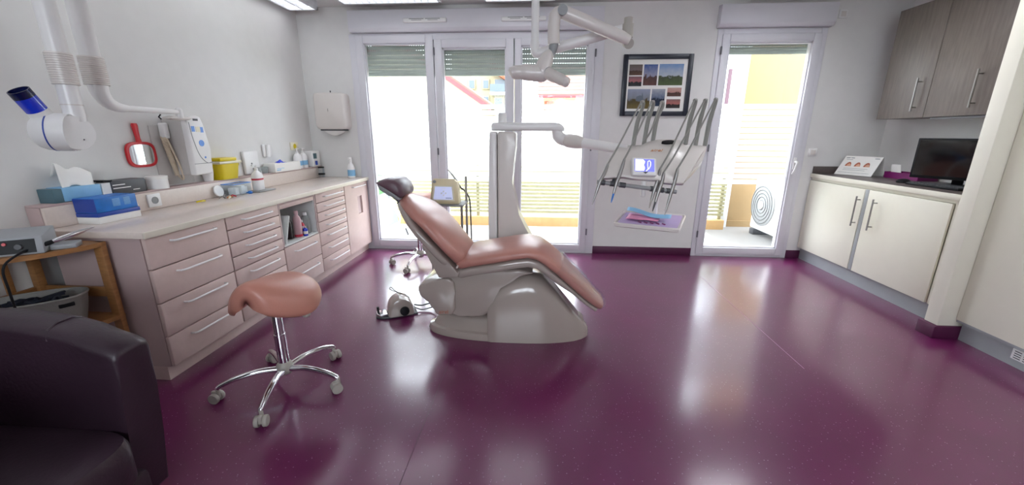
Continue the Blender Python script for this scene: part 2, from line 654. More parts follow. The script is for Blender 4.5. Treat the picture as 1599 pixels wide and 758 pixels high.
win = thing('window_1', 'wide three-leaf white window with frosted stripes and half-raised shutters', None, (-.68, YB, 0), kind='structure')
f = MB()
f.box(WX0, WX0 + .07, YB - .012, YB + .07, 0, WT, .004).box(WX1 - .09, WX1, YB - .012, YB + .07, 0, WT, .004)
f.box(WX0 + .07, WX1 - .09, YB - .012, YB + .07, WT - .06, WT, .004).box(WX0 + .07, WX1 - .09, YB - .012, YB + .07, 0, .035, .004)
st('window_frame', f, 'pvc', win)
leaf(win, -1.888, -1.095, .035, 2.235, .075, film=(1.578, .0575, 14), hinges=((-1.085, 2.08), (-1.085, 1.1), (-1.085, .25)))
leaf(win, -1.085, -.285, .035, 2.19, .078, film=(1.578, .0575, 14))
leaf(win, -.275, .512, .035, 2.19, .065, film=(1.578, .0575, 14), hinges=((.52, 2.05), (.52, 1.15), (.52, .25)))
shutter(win, -1.90, .53, 1.895)
sb = MB().prism([(YB, 2.253), (YB - .055, 2.256), (YB - .075, 2.285), (YB - .08, 2.447), (YB, 2.455)], 'X', -1.925, .578, .006)
st('shutter_box', sb, 'pvc', win)
vent(win, -1.145, YB - .08)
vent(win, -.185, YB - .08)

w3 = thing('fill_window', 'added unseen window letting fill daylight into the room', None, (.2, YF, 0), kind='structure')  # never in view; added to brighten surfaces facing the camera
f = MB()
for i in range(4):
    x = VX0 + (VX1 - VX0) * i / 3
    f.box(max(VX0, x - .035), min(VX1, x + .035), YF - .09, YF - .02, VZ0, VZ1, .004)
f.box(VX0, VX1, YF - .088, YF - .022, VZ0, VZ0 + .07, .004).box(VX0, VX1, YF - .088, YF - .022, VZ1 - .07, VZ1, .004)
st('window_frame', f, 'pvc', w3)
st('pane', MB().box(VX0 + .01, VX1 - .01, YF - .058, YF - .054, VZ0 + .01, VZ1 - .01), 'glass', w3, smooth=0)

dr = thing('door_2', 'white glazed balcony door with striped frosted film and a lever handle', None, (2.16, YB, 0), kind='structure')
f = MB()
f.box(DX0, DX0 + .055, YB - .012, YB + .07, 0, WT, .004).box(DX1 - .055, DX1, YB - .012, YB + .07, 0, WT, .004)
f.box(DX0 + .055, DX1 - .055, YB - .012, YB + .07, WT - .055, WT, .004).box(DX0 + .055, DX1 - .055, YB - .012, YB + .07, 0, .03, .004)
st('door_frame', f, 'pvc', dr)
sash = leaf(dr, DX0 + .045, DX1 - .045, .03, 2.205, .072, film=(1.578, .0575, 14), hinges=((DX0 + .04, 2.06), (DX0 + .04, 1.15), (DX0 + .04, .25)))
h = MB().box(2.555, 2.580, YB - .035, YB - .024, .94, 1.06, .004).cyl((2.567, YB - .03, 1.02), (2.567, YB - .075, 1.02), .010)
h.tube([(2.567, YB - .072, 1.02), (2.560, YB - .074, .99), (2.548, YB - .074, .93), (2.535, YB - .072, .90)], [.011, .010, .009, .008])
st('handle', h, 'white', sash)
shutter(dr, DX0 + .05, DX1 - .05, 2.075)
sb = MB().prism([(YB, 2.254), (YB - .055, 2.256), (YB - .075, 2.285), (YB - .08, 2.445), (YB, 2.452)], 'X', 1.645, 2.675, .006)
st('shutter_box', sb, 'pvc', dr)

# projecting wall end between counter and tall cupboard
st('wall_stub', MB().box(2.60, XR, 2.545, 2.635, .085, ZC, .004), 'cabwhite')
st('baseboard_stub', MB().prism([(2.575, 2.53), (2.575, 2.65), (XR, 2.65), (XR, 2.53)], 'Z', 0, .085, .004), 'base')

# ------------------------------------------------------------------ outside: balcony and neighbours
st('balcony_floor', MB().box(-6, 2.3, YB + .22, 5.95, -.1, -.02), 'tile', smooth=0)
st('balcony_floor', MB().box(2.3, 5, YB + .22, 6.0, -.1, -.02), 'tilegrey', smooth=0)
st('balcony_curb', MB().box(-6, 2.61, 5.69, 5.86, -.1, .115, .008), 'stone')
st('wall_balcony', MB().box(2.72, 5, 5.93, 6.1, -.1, 3.2).box(2.72, 5, 5.90, 5.93, -.02, .07), 'ywall', smooth=0)
st('balcony_pillar', MB().box(2.615, 2.72, 5.86, 6.1, -.1, 3.2, .005), 'wwall')
st('wall_reveal', MB().box(2.745, 3.0, YB + .22, 4.66, -.1, 3.0), 'cwall', smooth=0)
st('ground', MB().box(-60, 60, 6.2, 120, -4.2, -4.0), 'grass', smooth=0)

rl = thing('balcony_railing', 'pale slatted balcony railing standing on the tan kerb', 'railing', (-1.8, 5.77, .115))
for x in (-5.4, -3.9, -2.4, -.9, .6, 2.1, 2.56):
    ob('post', MB().box(x - .02, x + .02, 5.75, 5.79, .115, .88, .003), 'rail', rl)
m = MB()
for i in range(13):
    z = .17 + i * .053
    m.box(-6, 2.6, 5.735, 5.749, z, z + .036)
ob('slats', m, 'rail', rl, smooth=0)
ob('top_rail', MB().box(-6, 2.6, 5.73, 5.80, .87, .90, .006), 'rail', rl)

ac = thing('air_conditioner', 'white outdoor air conditioner with a round fan grille on the balcony', 'air conditioner', (3.05, 5.18, -.02))
ob('housing', MB().box(2.90, 3.20, 4.80, 5.58, .06, .72, .02), 'white', ac)
ob('fan_guard', MB().lathe([(.27, 0), (.27, .012), (.25, .018), (.10, .02), (.05, .022), (0.001, .022)], (2.90, 5.33, .40), 36, (-1, 0, 0)), 'grey', ac)
ob('fan_hub', MB().lathe([(.055, 0), (.05, .014), (.001, .016)], (2.879, 5.33, .40), 24, (-1, 0, 0)), 'white', ac)
m = MB()
for k in range(5):
    m.tube([(2.876, 5.33 + (.06 + .045 * k) * math.cos(t * math.pi / 18), .40 + (.06 + .045 * k) * math.sin(t * math.pi / 18)) for t in range(36)], .003, 5, closed=True)
ob('grille', m, 'dgrey', ac)
for y in (4.90, 5.48):
    ob('foot', MB().box(2.88, 3.22, y - .05, y + .05, -.02, .06, .01), 'dgrey', ac)

fc = thing('folded_deckchair', 'green and grey folded deckchair leaning on the balcony at the window edge', 'deckchair', (-1.98, 5.0, -.02))
ob('canvas', MB().prism([(-2.16, .20), (-1.86, .20), (-1.98, .80), (-2.13, .80)], 'Y', 4.99, 5.01), 'green', fc)
ob('backrest', MB().prism([(-2.12, .02), (-1.83, .16), (-1.84, .30), (-1.96, .56), (-2.10, .50)], 'Y', 4.95, 4.975, .004), 'lgrey', fc)
ob('frame', MB().tube([(-2.10, 4.96, -.01), (-1.82, 4.96, .13), (-1.80, 4.96, .22), (-1.97, 4.98, .62), (-2.0, 5.0, .82)], .011).tube([(-2.12, 4.93, .02), (-1.83, 4.93, .16)], .012), 'white', fc)
ob('doorstop_rod', MB().tube([(-1.75, 5.0, .08), (-1.72, 5.0, -.01)], .012, 8), 'dgrey', label='short dark rod standing on the pale balcony tiles', cat='rod')


def pane_set(parent, rects, y, matp='winb'):
    for x0, x1, z0, z1 in rects:
        f = ob('window', MB().box(x0 - .08, x1 + .08, y - .10, y - .02, z0 - .08, z1 + .08, .01), 'awall', parent)
        ob('pane', MB().box(x0, x1, y - .13, y - .10, z0, z1), matp, f, smooth=0)


b = thing('apartment_building', 'cream apartment block with balconies seen far behind the gabled house', 'building', (-4.1, 33, -4))
ob('wall', MB().box(-6.4, -1.6, 30, 36, -4, 8.0), 'awall', b, smooth=0)
pane_set(b, ((-5.13, -4.78, 4.43, 4.95), (-4.13, -3.77, 4.43, 4.95), (-4.1, -3.78, 3.3, 3.85), (-5.1, -4.78, 3.1, 3.85)), 30)
ob('roof_soffit', MB().prism([(-3.6, 5.55), (-2.2, 4.70), (-2.2, 5.1), (-2.9, 5.75), (-3.5, 6.2)], 'Y', 29.0, 30.0), 'terr', b)
bl = ob('balcony', MB().box(-3.55, -2.3, 29.0, 30.0, 3.95, 4.10).box(-3.55, -2.3, 29.0, 30.0, 2.9, 3.05), 'wwall', b, smooth=0)
ob('railing', MB().box(-3.55, -2.3, 28.97, 29.0, 4.12, 4.6), 'winb', bl, smooth=0)
pane_set(b, ((-3.3, -2.5, 4.15, 5.0), (-3.3, -2.8, 3.1, 3.75)), 30)

b = thing('house', 'pale gabled house with a faded red roof edge beyond the middle pane', 'house', (-4.6, 15.5, -4))
ob('wall', MB().prism([(-7.6, -4), (-2.0, -4), (-2.0, 2.35), (-4.9, 4.25), (-7.6, 2.45)], 'Y', 14.05, 18), 'cwall', b, smooth=0)
for x0, z0, x1, z1 in ((-4.9, 4.30, -1.65, 2.12), (-4.9, 4.30, -8.0, 2.30)):
    ob('roof', MB().prism([(x0, z0), (x1, z1), (x1, z1 + .12), (x0, z0 + .12)], 'Y', 13.75, 18.4), 'roof', b, smooth=0)
    ob('roof_edge', MB().prism([(x0, z0 - .12), (x1, z1 - .12), (x1, z1 + .04), (x0, z0 + .04)], 'Y', 13.70, 13.76), 'rededge', b, smooth=0)

b = thing('tiled_house', 'low house with a pale tiled roof and red gutter beyond the third pane', 'house', (1.4, 17.5, -4))
ob('wall', MB().box(.06, 4.6, 16.15, 22, -4, 2.62), 'cwall', b, smooth=0)
m = MB()
nr = 9
for i in range(nr):
    y0, y1 = 15.9 + i * .34, 15.9 + (i + 1) * .34
    z0, z1 = 2.70 + i * .17, 2.70 + (i + 1) * .17
    m.prism([(y0, z0), (y1, z1 - .01), (y1, z1 + .03), (y0, z0 + .05)], 'X', -.15, 4.9)
ob('roof', m, 'roof', b, smooth=0)
ob('gutter', MB().box(-.1, 4.9, 15.83, 15.92, 2.60, 2.70, .02), 'rededge', b)
ob('shutter', MB().box(.12, .46, 16.08, 16.15, 2.0, 2.5), 'terr', b, smooth=0)

b = thing('white_house', 'white house with a plum shutter seen far through the balcony door', 'house', (6.6, 15.5, -4))
ob('wall', MB().box(5.0, 9.0, 14.05, 18, -4, 5.5), 'wwall', b, smooth=0)
ob('shutter', MB().box(5.90, 6.23, 13.98, 14.05, 2.1, 3.29), 'shutp', b, smooth=0)
ob('sill', MB().box(5.7, 6.4, 13.9, 14.05, 1.95, 2.08), 'wwall', b, smooth=0)

# ------------------------------------------------------------------ ceiling lights
def ceiling_light(x0, x1, y0, y1, along, label, lamp='lamp'):
    t = thing('ceiling_light', label, 'ceiling light', ((x0 + x1) / 2, (y0 + y1) / 2, 2.42), group=None)
    ob('housing', MB().box(x0, x1, y0, y1, 2.445, 2.4995, .004).box(x0, x0 + .02, y0, y1, 2.42, 2.446).box(x1 - .02, x1, y0, y1, 2.42, 2.446).box(x0, x1, y0, y0 + .02, 2.42, 2.446).box(x0, x1, y1 - .02, y1, 2.42, 2.446), 'fix', t, smooth=30)
    m = MB()
    if along == 'Y':
        n = int((y1 - y0 - .04) / .06)
        for i in range(1, n):
            y = y0 + .02 + i * .06
            m.box(x0 + .02, x1 - .02, y - .002, y + .002, 2.424, 2.444)
        m.box((x0 + x1) / 2 - .006, (x0 + x1) / 2 + .006, y0 + .02, y1 - .02, 2.424, 2.444)
    else:
        n = int((x1 - x0 - .04) / .06)
        for i in range(1, n):
            x = x0 + .02 + i * .06
            m.box(x - .002, x + .002, y0 + .02, y1 - .02, 2.424, 2.444)
        m.box(x0 + .02, x1 - .02, (y0 + y1) / 2 - .006, (y0 + y1) / 2 + .006, 2.424, 2.444)
    ob('louvre', m, 'fix', t, smooth=0)
    ob('diffuser', MB().box(x0 + .02, x1 - .02, y0 + .02, y1 - .02, 2.4445, 2.4455), lamp, t, smooth=0)


ceiling_light(-2.44, -2.15, .20, 4.12, 'Y', 'long louvred ceiling light close along the bare wall above the worktop', 'lampdim')
ceiling_light(-1.83, -.92, 3.36, 3.97, 'X', 'louvred ceiling light above the window, nearest the paper towel dispenser', 'lampdim')
ceiling_light(-.53, .12, 3.36, 3.97, 'X', 'louvred ceiling light above the window, beside the lamp pole', 'lampdim')
ceiling_light(1.70, 2.30, 2.55, 3.75, 'Y', 'added unseen louvred fill light between the wall cabinet and the balcony door')  # out of view, added to lift the right end of the back wall
ceiling_light(1.70, 2.30, .35, 1.55, 'Y', 'added unseen louvred fill light next to the tall cupboard')  # out of view, added to brighten the cupboard side

# ------------------------------------------------------------------ left run of cabinets
FX = -1.90


def bow_handle(y0, y1, z, parent, x=FX, mat='handle'):
    p = [(x - .001, y0, z), (x + .020, y0 + .003, z), (x + .028, y0 + .014, z), (x + .030, y0 + .03, z), (x + .030, y1 - .03, z), (x + .028, y1 - .014, z), (x + .020, y1 - .003, z), (x - .001, y1, z)]
    return ob('handle', MB().tube(p, .0055, 8), mat, parent)


def front(name, y0, y1, z0, z1, parent):
    return ob(name, MB().box(FX - .02, FX, y0, y1, z0, z1, .0035, 3), 'front', parent)


def drawer_unit(label, y0, y1, cuts, hy):
    t = thing('drawer_cabinet', label, 'drawer cabinet', (-2.15, (y0 + y1) / 2, .086), group=None)
    ob('carcass', MB().box(-2.385, FX - .022, y0, y1, .087, .787), 'carcass', t, smooth=0)
    for a, b in zip(cuts, cuts[1:]):
        d = front('drawer', y0 + .003, y1 - .003, b + .003, a - .003, t)
        dz = min(.042, (a - b) * .45)
        bow_handle(hy[0], hy[1], a - dz, d)
    return t


drawer_unit('four-drawer pinkish cabinet at the near end of the worktop', 1.727, 2.238, (.787, .622, .443, .258, .088), (1.86, 2.145))
drawer_unit('six-drawer pinkish cabinet next to the open bottle niche, second from near end', 2.242, 2.742, (.787, .702, .616, .528, .441, .323, .088), (2.37, 2.65))
t = thing('niche_cabinet', 'pinkish cabinet with an open white niche of bottles above two drawers', 'cabinet', (-2.15, 2.99, .086))
m = MB().box(-2.385, FX - .022, 2.746, 3.236, .087, .45)
m.box(-2.385, FX - .004, 2.746, 2.760, .45, .787).box(-2.385, FX - .004, 3.222, 3.236, .45, .787).box(-2.385, FX - .004, 2.760, 3.222, .772, .787)
ob('carcass', m, 'carcass', t, smooth=0)
ob('niche_lining', MB().box(-2.38, FX - .004, 2.760, 3.222, .450, .462).box(-2.382, -2.37, 2.760, 3.222, .462, .772).box(-2.37, FX - .01, 3.214, 3.222, .462, .772).box(-2.37, FX - .01, 2.760, 2.768, .462, .772), 'inner', t, smooth=0)
ob('flap', MB().prism([(FX - .04, .735), (FX - .005, .737), (FX - .004, .770), (FX - .04, .770)], 'Y', 2.765, 3.218, .004), 'front', t, label='raised roller flap')
for a, b in ((.447, .258), (.258, .088)):
    d = front('drawer', 2.749, 3.233, b + .003, a - .003, t)
    bow_handle(2.86, 3.15, a - .055, d)
drawer_unit('seven-drawer pinkish cabinet on the window side of the open niche', 3.240, 3.752, (.787, .700, .617, .534, .443, .323, .203, .088), (3.36, 3.69))
t = thing('waste_cabinet', 'pinkish cabinet door with a tall slot next to the window', 'cabinet', (-2.15, 4.02, .086))
ob('carcass', MB().box(-2.385, FX - .022, 3.756, 4.285, .087, .787), 'carcass', t, smooth=0)
y0, y1, a0, a1, z0, z1 = 3.759, 4.282, 4.02, 4.125, .46, .645
m = MB().box(FX - .02, FX, y0, a0, .091, .784).box(FX - .02, FX, a1, y1, .091, .784).box(FX - .02, FX, a0, a1, .091, z0).box(FX - .02, FX, a0, a1, z1, .784)
d = ob('door', m, 'front', t, smooth=0)
ob('slot', MB().box(FX - .0215, FX - .016, a0 - .001, a1 + .001, z0 - .001, z1 + .001), 'carcass', d, smooth=0, label='recessed slot')
bow_handle(3.92, 4.20, .752, d)
ob('plinth', MB().box(-2.30, -1.953, 1.735, 4.30, 0, .086), 'front', label='low pinkish plinth under the drawer cabinets on the purple floor', cat='plinth', smooth=0)

# worktop with a lighter front edge; upstand ledge along the wall
wt = thing('worktop', 'long cream worktop over the pinkish drawer cabinets', 'worktop', (-2.13, 3.0, .788))
ob('slab', MB().box(-2.412, -1.888, 1.715, 4.302, .788, .82, .003), 'top', wt)
ob('edge_strip', MB().box(-1.888, -1.878, 1.715, 4.302, .787, .82, .004, 3), 'topedge', wt)
lg = thing('upstand', 'boxed cream upstand running along the wall behind the worktop', 'upstand', (-2.445, 3.0, .8205))
ob('panel', MB().box(-2.412, -2.400, 1.738, 4.302, .8205, .926, .002), 'top', lg)
ob('shelf_top', MB().box(XL + .003, -2.400, 1.735, 4.302, .926, .938, .002), 'carcass', lg)
ob('end_cap', MB().box(XL + .003, -2.413, 1.735, 1.747, .70, .926, .001), 'carcass', lg)


def socket(y, z, label, ivory=False):
    x = -2.400
    t = thing('socket_outlet', label, 'socket', (x, y, z - .04))
    ob('cover', MB().box(x, x + .012, y - .043, y + .043, z - .04, z + .04, .004), 'white', t)
    ob('insert', MB().lathe([(.022, .0121), (.022, .0145), (.019, .0145), (.019, .0125), (.001, .0125)], (x, y, z), 24, (1, 0, 0)), 'grey', t)


socket(2.30, .876, 'white wall socket next to the blue glove box')
socket(3.27, .872, 'white wall socket behind the pump bottle')

LX = -2.447     # middle of the upstand top
ZL, ZW = .9385, .8205


def bx(name, x0, x1, y0, y1, z0, z1, mat, label, cat, bev=.003, group=None):
    return ob(name, MB().box(x0, x1, y0, y1, z0, z1, bev), mat, label=label, cat=cat, group=group)


def sheet(name, P, nu, nv, mat, parent=None, thick=.0012, **k):
    """P(u,v) -> point, as a sheet of real thickness"""
    m = MB()
    g = [[m.bm.verts.new(P(i / nu, j / nv)) for j in range(nv + 1)] for i in range(nu + 1)]
    for i in range(nu):
        for j in range(nv):
            m.bm.faces.new((g[i][j], g[i + 1][j], g[i + 1][j + 1], g[i][j + 1]))
    o = ob(name, m, mat, parent, **k)
    md = o.modifiers.new('thick', 'SOLIDIFY')
    md.thickness = thick
    return o


# tissue box
t = thing('tissue_box', 'teal tissue box with white tissue at the near end of the upstand', 'tissue box', (LX, 1.90, ZL))
ob('carton', MB().box(-2.487, -2.402, 1.80, 2.02, ZL, 1.008, .003), 'teal', t)
ob('sleeve', MB().box(-2.4885, -2.399, 1.84, 2.022, ZL + .003, 1.011, .004), 'lblue', t)
random.seed(5)
sheet('tissue', lambda u, v: (-2.475 + .06 * v + .010 * math.sin(7 * u + 2 * v), 1.862 + .155 * u + .01 * math.sin(5 * v), 1.010 + .112 * math.sin(math.pi * min(1, .15 + v * .9)) * (1 - .35 * u) + .010 * math.sin(9 * u + 4 * v)), 14, 10, 'paper', t)
# dark open carton
t = thing('dark_carton', 'dark grey open carton between the tissue box and the white tub', 'carton', (LX, 2.13, ZL))
ob('body', MB().box(-2.487, -2.395, 2.075, 2.275, ZL, 1.018, .004), 'dgrey', t)
ob('flap', MB().prism([(2.036, 1.019), (2.08, 1.0185), (2.08, 1.025), (2.030, 1.027)], 'X', -2.48, -2.39), 'black', t)
m = MB()
for i, (a, b) in enumerate(((2.05, 2.12), (2.05, 2.15), (2.16, 2.20))):
    m.box(-2.3945, -2.394, a + .03, b + .03, .992 - i * .018, .997 - i * .018)
ob('print', m, 'paper', t, smooth=0)
ob('lining', MB().prism([(2.030, 1.012), (2.074, 1.012), (2.074, .945), (2.026, .945)], 'X', -2.46, -2.40), 'paper', t, smooth=0, label='pale paper inside')
# blue glove boxes on the worktop
t = thing('glove_box', 'white glove box with a blue band, under the bright blue box', 'glove box', (-2.335, 2.06, ZW))
ob('carton', MB().box(-2.398, -2.275, 1.868, 2.092, ZW, ZW + .035, .002), 'paper', t)
ob('band', MB().box(-2.3985, -2.2745, 1.8675, 2.0925, ZW + .035, ZW + .056, .002), 'dblue', t)
t = thing('glove_box', 'bright blue glove box stacked on a white one on the worktop', 'glove box', (-2.335, 2.06, ZW + .0565))
ob('carton', MB().box(-2.397, -2.277, 1.870, 2.086, ZW + .0565, ZW + .132, .002), 'blue', t)
ob('end_flap', MB().box(-2.396, -2.278, 1.868, 1.8705, ZW + .06, ZW + .13), 'dblue', t, smooth=0)
m = MB()
for k in range(7):
    z = ZW + .075 + k * .006
    m.box(-2.2767, -2.2762, 1.955, 1.995, z + .005, z + .008).box(-2.2767, -2.2762, 2.015, 2.05, z + .005, z + .008)
ob('print', m, 'lblue', t, smooth=0)
m = MB().prism([(2.087, ZW + .060), (2.104, ZW + .060), (2.094, ZW + .10), (2.087, ZW + .13)], 'X', -2.39, -2.29)
ob('opened_flap', m, 'paper', t, smooth=0)
# white tub
t = thing('white_tub', 'round white tub on the upstand, beside the grey bracket of the control box', 'tub', (LX, 2.38, ZL))
ob('body', MB().lathe([(.055, ZL), (.055, ZL + .06), (.052, ZL + .063), (.001, ZL + .063)], (-2.432, 2.385, 0), 32), 'white', t)
ob('lid', MB().lathe([(.0575, ZL + .060), (.0575, ZL + .077), (.054, ZL + .079), (.001, ZL + .079)], (-2.432, 2.385, 0), 32), 'paper', t)

# hand mirror hung on the wall
t = thing('hand_mirror', 'red-framed hand mirror hanging handle-up on the left wall', 'mirror', (XL, 2.375, 1.08))
yc, zc = 2.372, 1.150
fr = MB()
o1 = ring((XL + .004, yc, zc), (0, 1, 0), (0, 0, 1), .095, .078, 36, 3.4)
o2 = ring((XL + .016, yc, zc), (0, 1, 0), (0, 0, 1), .094, .077, 36, 3.4)
o3 = ring((XL + .018, yc, zc), (0, 1, 0), (0, 0, 1), .080, .064, 36, 3.4)
o4 = ring((XL + .013, yc, zc), (0, 1, 0), (0, 0, 1), .078, .062, 36, 3.4)
fr.loft([o1, o2, o3, o4])
ob('frame', fr, 'red', t)
ob('glass', MB().loft([ring((XL + .0132, yc, zc), (0, 1, 0), (0, 0, 1), .0775, .0615, 36, 3.4), ring((XL + .0145, yc, zc), (0, 1, 0), (0, 0, 1), .0775, .0615, 36, 3.4)]), 'mirror', t, smooth=20)
ob('handle', MB().loft([ring((XL + .011, 2.372 - .0 + dy, z), (0, 1, 0), (1, 0, 0), a, .008, 16) for dy, z, a in ((0, 1.222, .020), (-.002, 1.25, .015), (-.004, 1.29, .018), (-.005, 1.325, .022), (-.005, 1.338, .016))]), 'red', t)

# x-ray control box on the wall with handset and coiled lead
t = thing('control_box', 'white wall box with blue keypad and a coiled tan lead hanging on its side', 'control box', (-2.40, 2.62, .98))
ob('housing', MB().box(XL + .001, -2.345, 2.56, 2.70, 1.005, 1.375, .008), 'lgreyp', t)
fp = [(2.545, 1.005), (2.695, 1.01), (2.70, 1.18), (2.682, 1.34), (2.664, 1.385), (2.63, 1.395), (2.57, 1.385), (2.548, 1.36)]
ob('front_panel', MB().prism(fp, 'X', -2.345, -2.30, .010, 3), 'white', t)
m = MB().box(-2.3005, -2.2985, 2.575, 2.60, 1.29, 1.325).box(-2.3005, -2.2985, 2.645, 2.668, 1.285, 1.32)
ob('keypad', m, 'lblu', t, smooth=0)
m = MB()
m.lathe([(.021, 0), (.021, .0022), (.001, .0022)], (-2.3005, 2.635, 1.215), 24, (1, 0, 0)).lathe([(.007, 0), (.007, .002), (.001, .002)], (-2.3005, 2.645, 1.12), 16, (1, 0, 0))
ob('exposure_button', m, 'lblu', t)
ob('display', MB().box(-2.3005, -2.2985, 2.61, 2.645, 1.288, 1.322), 'ivory', t, smooth=0)
ob('trim_line', MB().tube(spline([(-2.2995, 2.563, 1.35), (-2.2995, 2.572, 1.25), (-2.2995, 2.60, 1.14), (-2.2995, 2.65, 1.085), (-2.2995, 2.698, 1.085)], 6), .0022, 6), 'grey', t)
ob('handle_slot', MB().box(-2.301, -2.298, 2.60, 2.64, 1.36, 1.374, .003), 'dgrey', t)
ob('seam', MB().box(-2.3004, -2.2986, 2.548, 2.698, 1.079, 1.083), 'grey', t, smooth=0)
ob('bracket', MB().box(XL + .001, XL + .01, 2.46, 2.72, .945, 1.33, .003), 'lgreyp', t)
ob('handset', MB().box(XL + .012, -2.43, 2.515, 2.55, 1.245, 1.345, .010, 3), 'white', t)
pts = []
for i in range(420):
    u = i / 419
    q = V(-2.452, 2.600, 1.00).lerp(V(-2.452, 2.548, 1.255), u) + V(.0, -.034, 0)
    a = i * .52
    pts.append(q + V(.013 * math.cos(a), .013 * math.sin(a), 0))
ob('coiled_lead', MB().tube(pts, .0042, 6), 'cord', t)
ob('lead', MB().tube(spline([(-2.44, 2.525, 1.25), (-2.425, 2.535, 1.17), (-2.415, 2.553, 1.07), (-2.415, 2.565, 1.0), (-2.43, 2.572, .975), (-2.452, 2.568, 1.0)], 8), .0058, 8), 'cord', t)

# x-ray head on its ceiling pole, pipe arm on the second pole
t = thing('xray_head', 'white barrel-shaped x-ray head with a blue tip on its ceiling pole', 'x-ray machine', (-2.12, 1.78, 1.2))
PX, PY = -2.14, 1.775


def ribs(px, py, z0, z1, r, n):
    pr = []
    for i in range(n):
        z = z0 + (z1 - z0) * i / n
        dz = (z1 - z0) / n
        pr += [(r, z), (r + .0022, z + dz * .25), (r + .0022, z + dz * .6), (r, z + dz * .8)]
    pr.append((r, z1))
    return MB().lathe([(r - .006, z0)] + pr + [(r - .006, z1)], (px, py, 0), 32)


ob('pole', MB().cyl((PX, PY, 1.33), (PX, PY, 2.4995), .0365, seg=32), 'white', t)
ob('ribbed_collar', ribs(PX, PY, 1.488, 1.622, .044, 14), 'unit', t, label='ribbed off-white sleeve')
ob('joint_ring', MB().lathe([(.0385, 1.40), (.0385, 1.405), (.036, 1.405)], (PX, PY, 0), 32), 'unit', t)
hc = V(-2.165, 1.705, 1.283)
rr, cc_ = V(.643, .764, 0), V(.764, -.643, 0)
ax = (rr * .93 + cc_ * .36 + V(0, 0, -.05)).normalized()
uu = V(0, 0, 1)
uu = (uu - ax * uu.dot(ax)).normalized()
vv = ax.cross(uu)
rg = []
for d, r in ((-.080, .010), (-.078, .030), (-.070, .052), (-.053, .070), (-.032, .079), (-.008, .082)):
    rg.append(ring(hc + ax * d, uu, vv, r, r, 36))
ob('rear_shell', MB().loft(rg), 'white', t)
ob('seam_ring', MB().loft([ring(hc + ax * d, uu, vv, .0832, .0832, 36) for d in (-.009, -.004)]), 'dblue', t)
rg = [ring(hc + ax * d, uu, vv, r, r, 36) for d, r in ((-.005, .082), (.03, .0825), (.055, .081))]
cut = []
for p in ring(hc + ax * .082, uu, vv, .074, .074, 36):
    cut.append(p - ax * ((p - hc).dot(cc_) * .55))
rg += [[p.lerp(hc + ax * .08, -.03) - ax * .012 for p in cut], cut]
ob('front_shell', MB().loft(rg), 'white', t, smooth=30)
c2 = sum(cut, V(0, 0, 0)) / 36
ob('end_mark', MB().ball(c2 + rr * .018 + cc_ * -.008 + V(0, 0, -.03), .0032), 'dgrey', t)
nd = (rr * -.37 + cc_ * .33 + V(0, 0, .84)).normalized()
nc = hc - rr * .022 + V(0, 0, .052)
n1 = nd.orthogonal().normalized()
n2 = nd.cross(n1)
ob('neck', MB().loft([ring(nc + nd * d, n1, n2, r, r, 28) for d, r in ((-.03, .050), (.012, .040), (.045, .0365))]), 'white', t)
ob('tip', MB().loft([ring(nc + nd * d, n1, n2, .037, .037, 28) for d in (.046, .105)]), 'bluet', t, label='translucent blue tip')
ob('tip_end', MB().loft([ring(nc + nd * d, n1, n2, r, r, 28) for d, r in ((.1052, .0371), (.135, .0371), (.1352, .033), (.12, .031))]), 'blued', t, label='dark blue end of the tip')

t = thing('pipe_arm', 'white ceiling pole bending into a thin arm towards the wall control box', 'pole', (-2.3, 2.05, 1.4))
QX, QY = -2.27, 2.025
ob('pole', MB().cyl((QX, QY, 1.52), (QX, QY, 2.4995), .041, seg=32), 'white', t)
ob('ribbed_collar', ribs(QX, QY, 1.515, 1.65, .0485, 14), 'unit', t, label='ribbed off-white sleeve')
p = spline([(QX, QY, 1.53), (QX, QY + .004, 1.48), (QX, QY + .03, 1.435), (QX, QY + .08, 1.413), (QX, QY + .13, 1.41)], 6)
ob('bend', MB().tube(p, [.041 - .024 * (i / (len(p) - 1)) ** 1.3 for i in range(len(p))], 28), 'white', t)
ob('arm', MB().tube([(QX, QY + .12, 1.41), (QX, 2.47, 1.407)], [.0175, .0145], 20), 'white', t)
ob('end_joint', MB().cyl((QX, 2.475, 1.418), (QX, 2.475, 1.372), .020).ball((QX, 2.475, 1.415), .0205), 'white', t)
ob('knuckle', MB().loft([ring((QX - .02, y, 1.372), (1, 0, 0), (0, 0, 1), .03, r, 20) for y, r in ((2.40, .006), (2.42, .013), (2.50, .015), (2.54, .012), (2.555, .004))]), 'unit', t)
ob('hook', MB().tube([(QX - .055, 2.40, 1.39), (QX - .055, 2.385, 1.375), (QX - .05, 2.395, 1.362)], .004, 8), 'black', t)

# things further along the upstand
ob('cup', MB().lathe([(.028, 0), (.036, .062), (.036, .066), (.033, .064), (.026, .004), (.001, .004)], (-2.443, 2.80, ZL), 28), 'white', label='small white cup on the upstand next to the yellow container', cat='cup')
t = thing('sharps_container', 'yellow sharps container with a pale rim on the upstand', 'container', (LX, 2.96, ZL))
m = MB()
m.loft([ring((-2.437, 2.955, z), (1, 0, 0), (0, 1, 0), .048 + .012 * k, .088 + .022 * k, 32, 5) for z, k in ((ZL, 0), (ZL + .004, .05), (ZL + .118, 1))])
ob('tub', m, 'yellow', t)
ob('rim', MB().box(-2.486, -2.368, 2.842, 3.070, 1.056, 1.074, .006), 'ivory', t)
ob('lid', MB().box(-2.482, -2.388, 2.872, 3.045, 1.074, 1.100, .008), 'yellow', t)
ob('clip', MB().lathe([(.022, 0), (.022, .012), (.012, .014), (.011, .004), (.001, .004)], (-2.42, 3.072, 1.05), 20, (0, 1, 0)).box(-2.44, -2.41, 3.07, 3.10, 1.035, 1.05, .004), 'ivory', t)

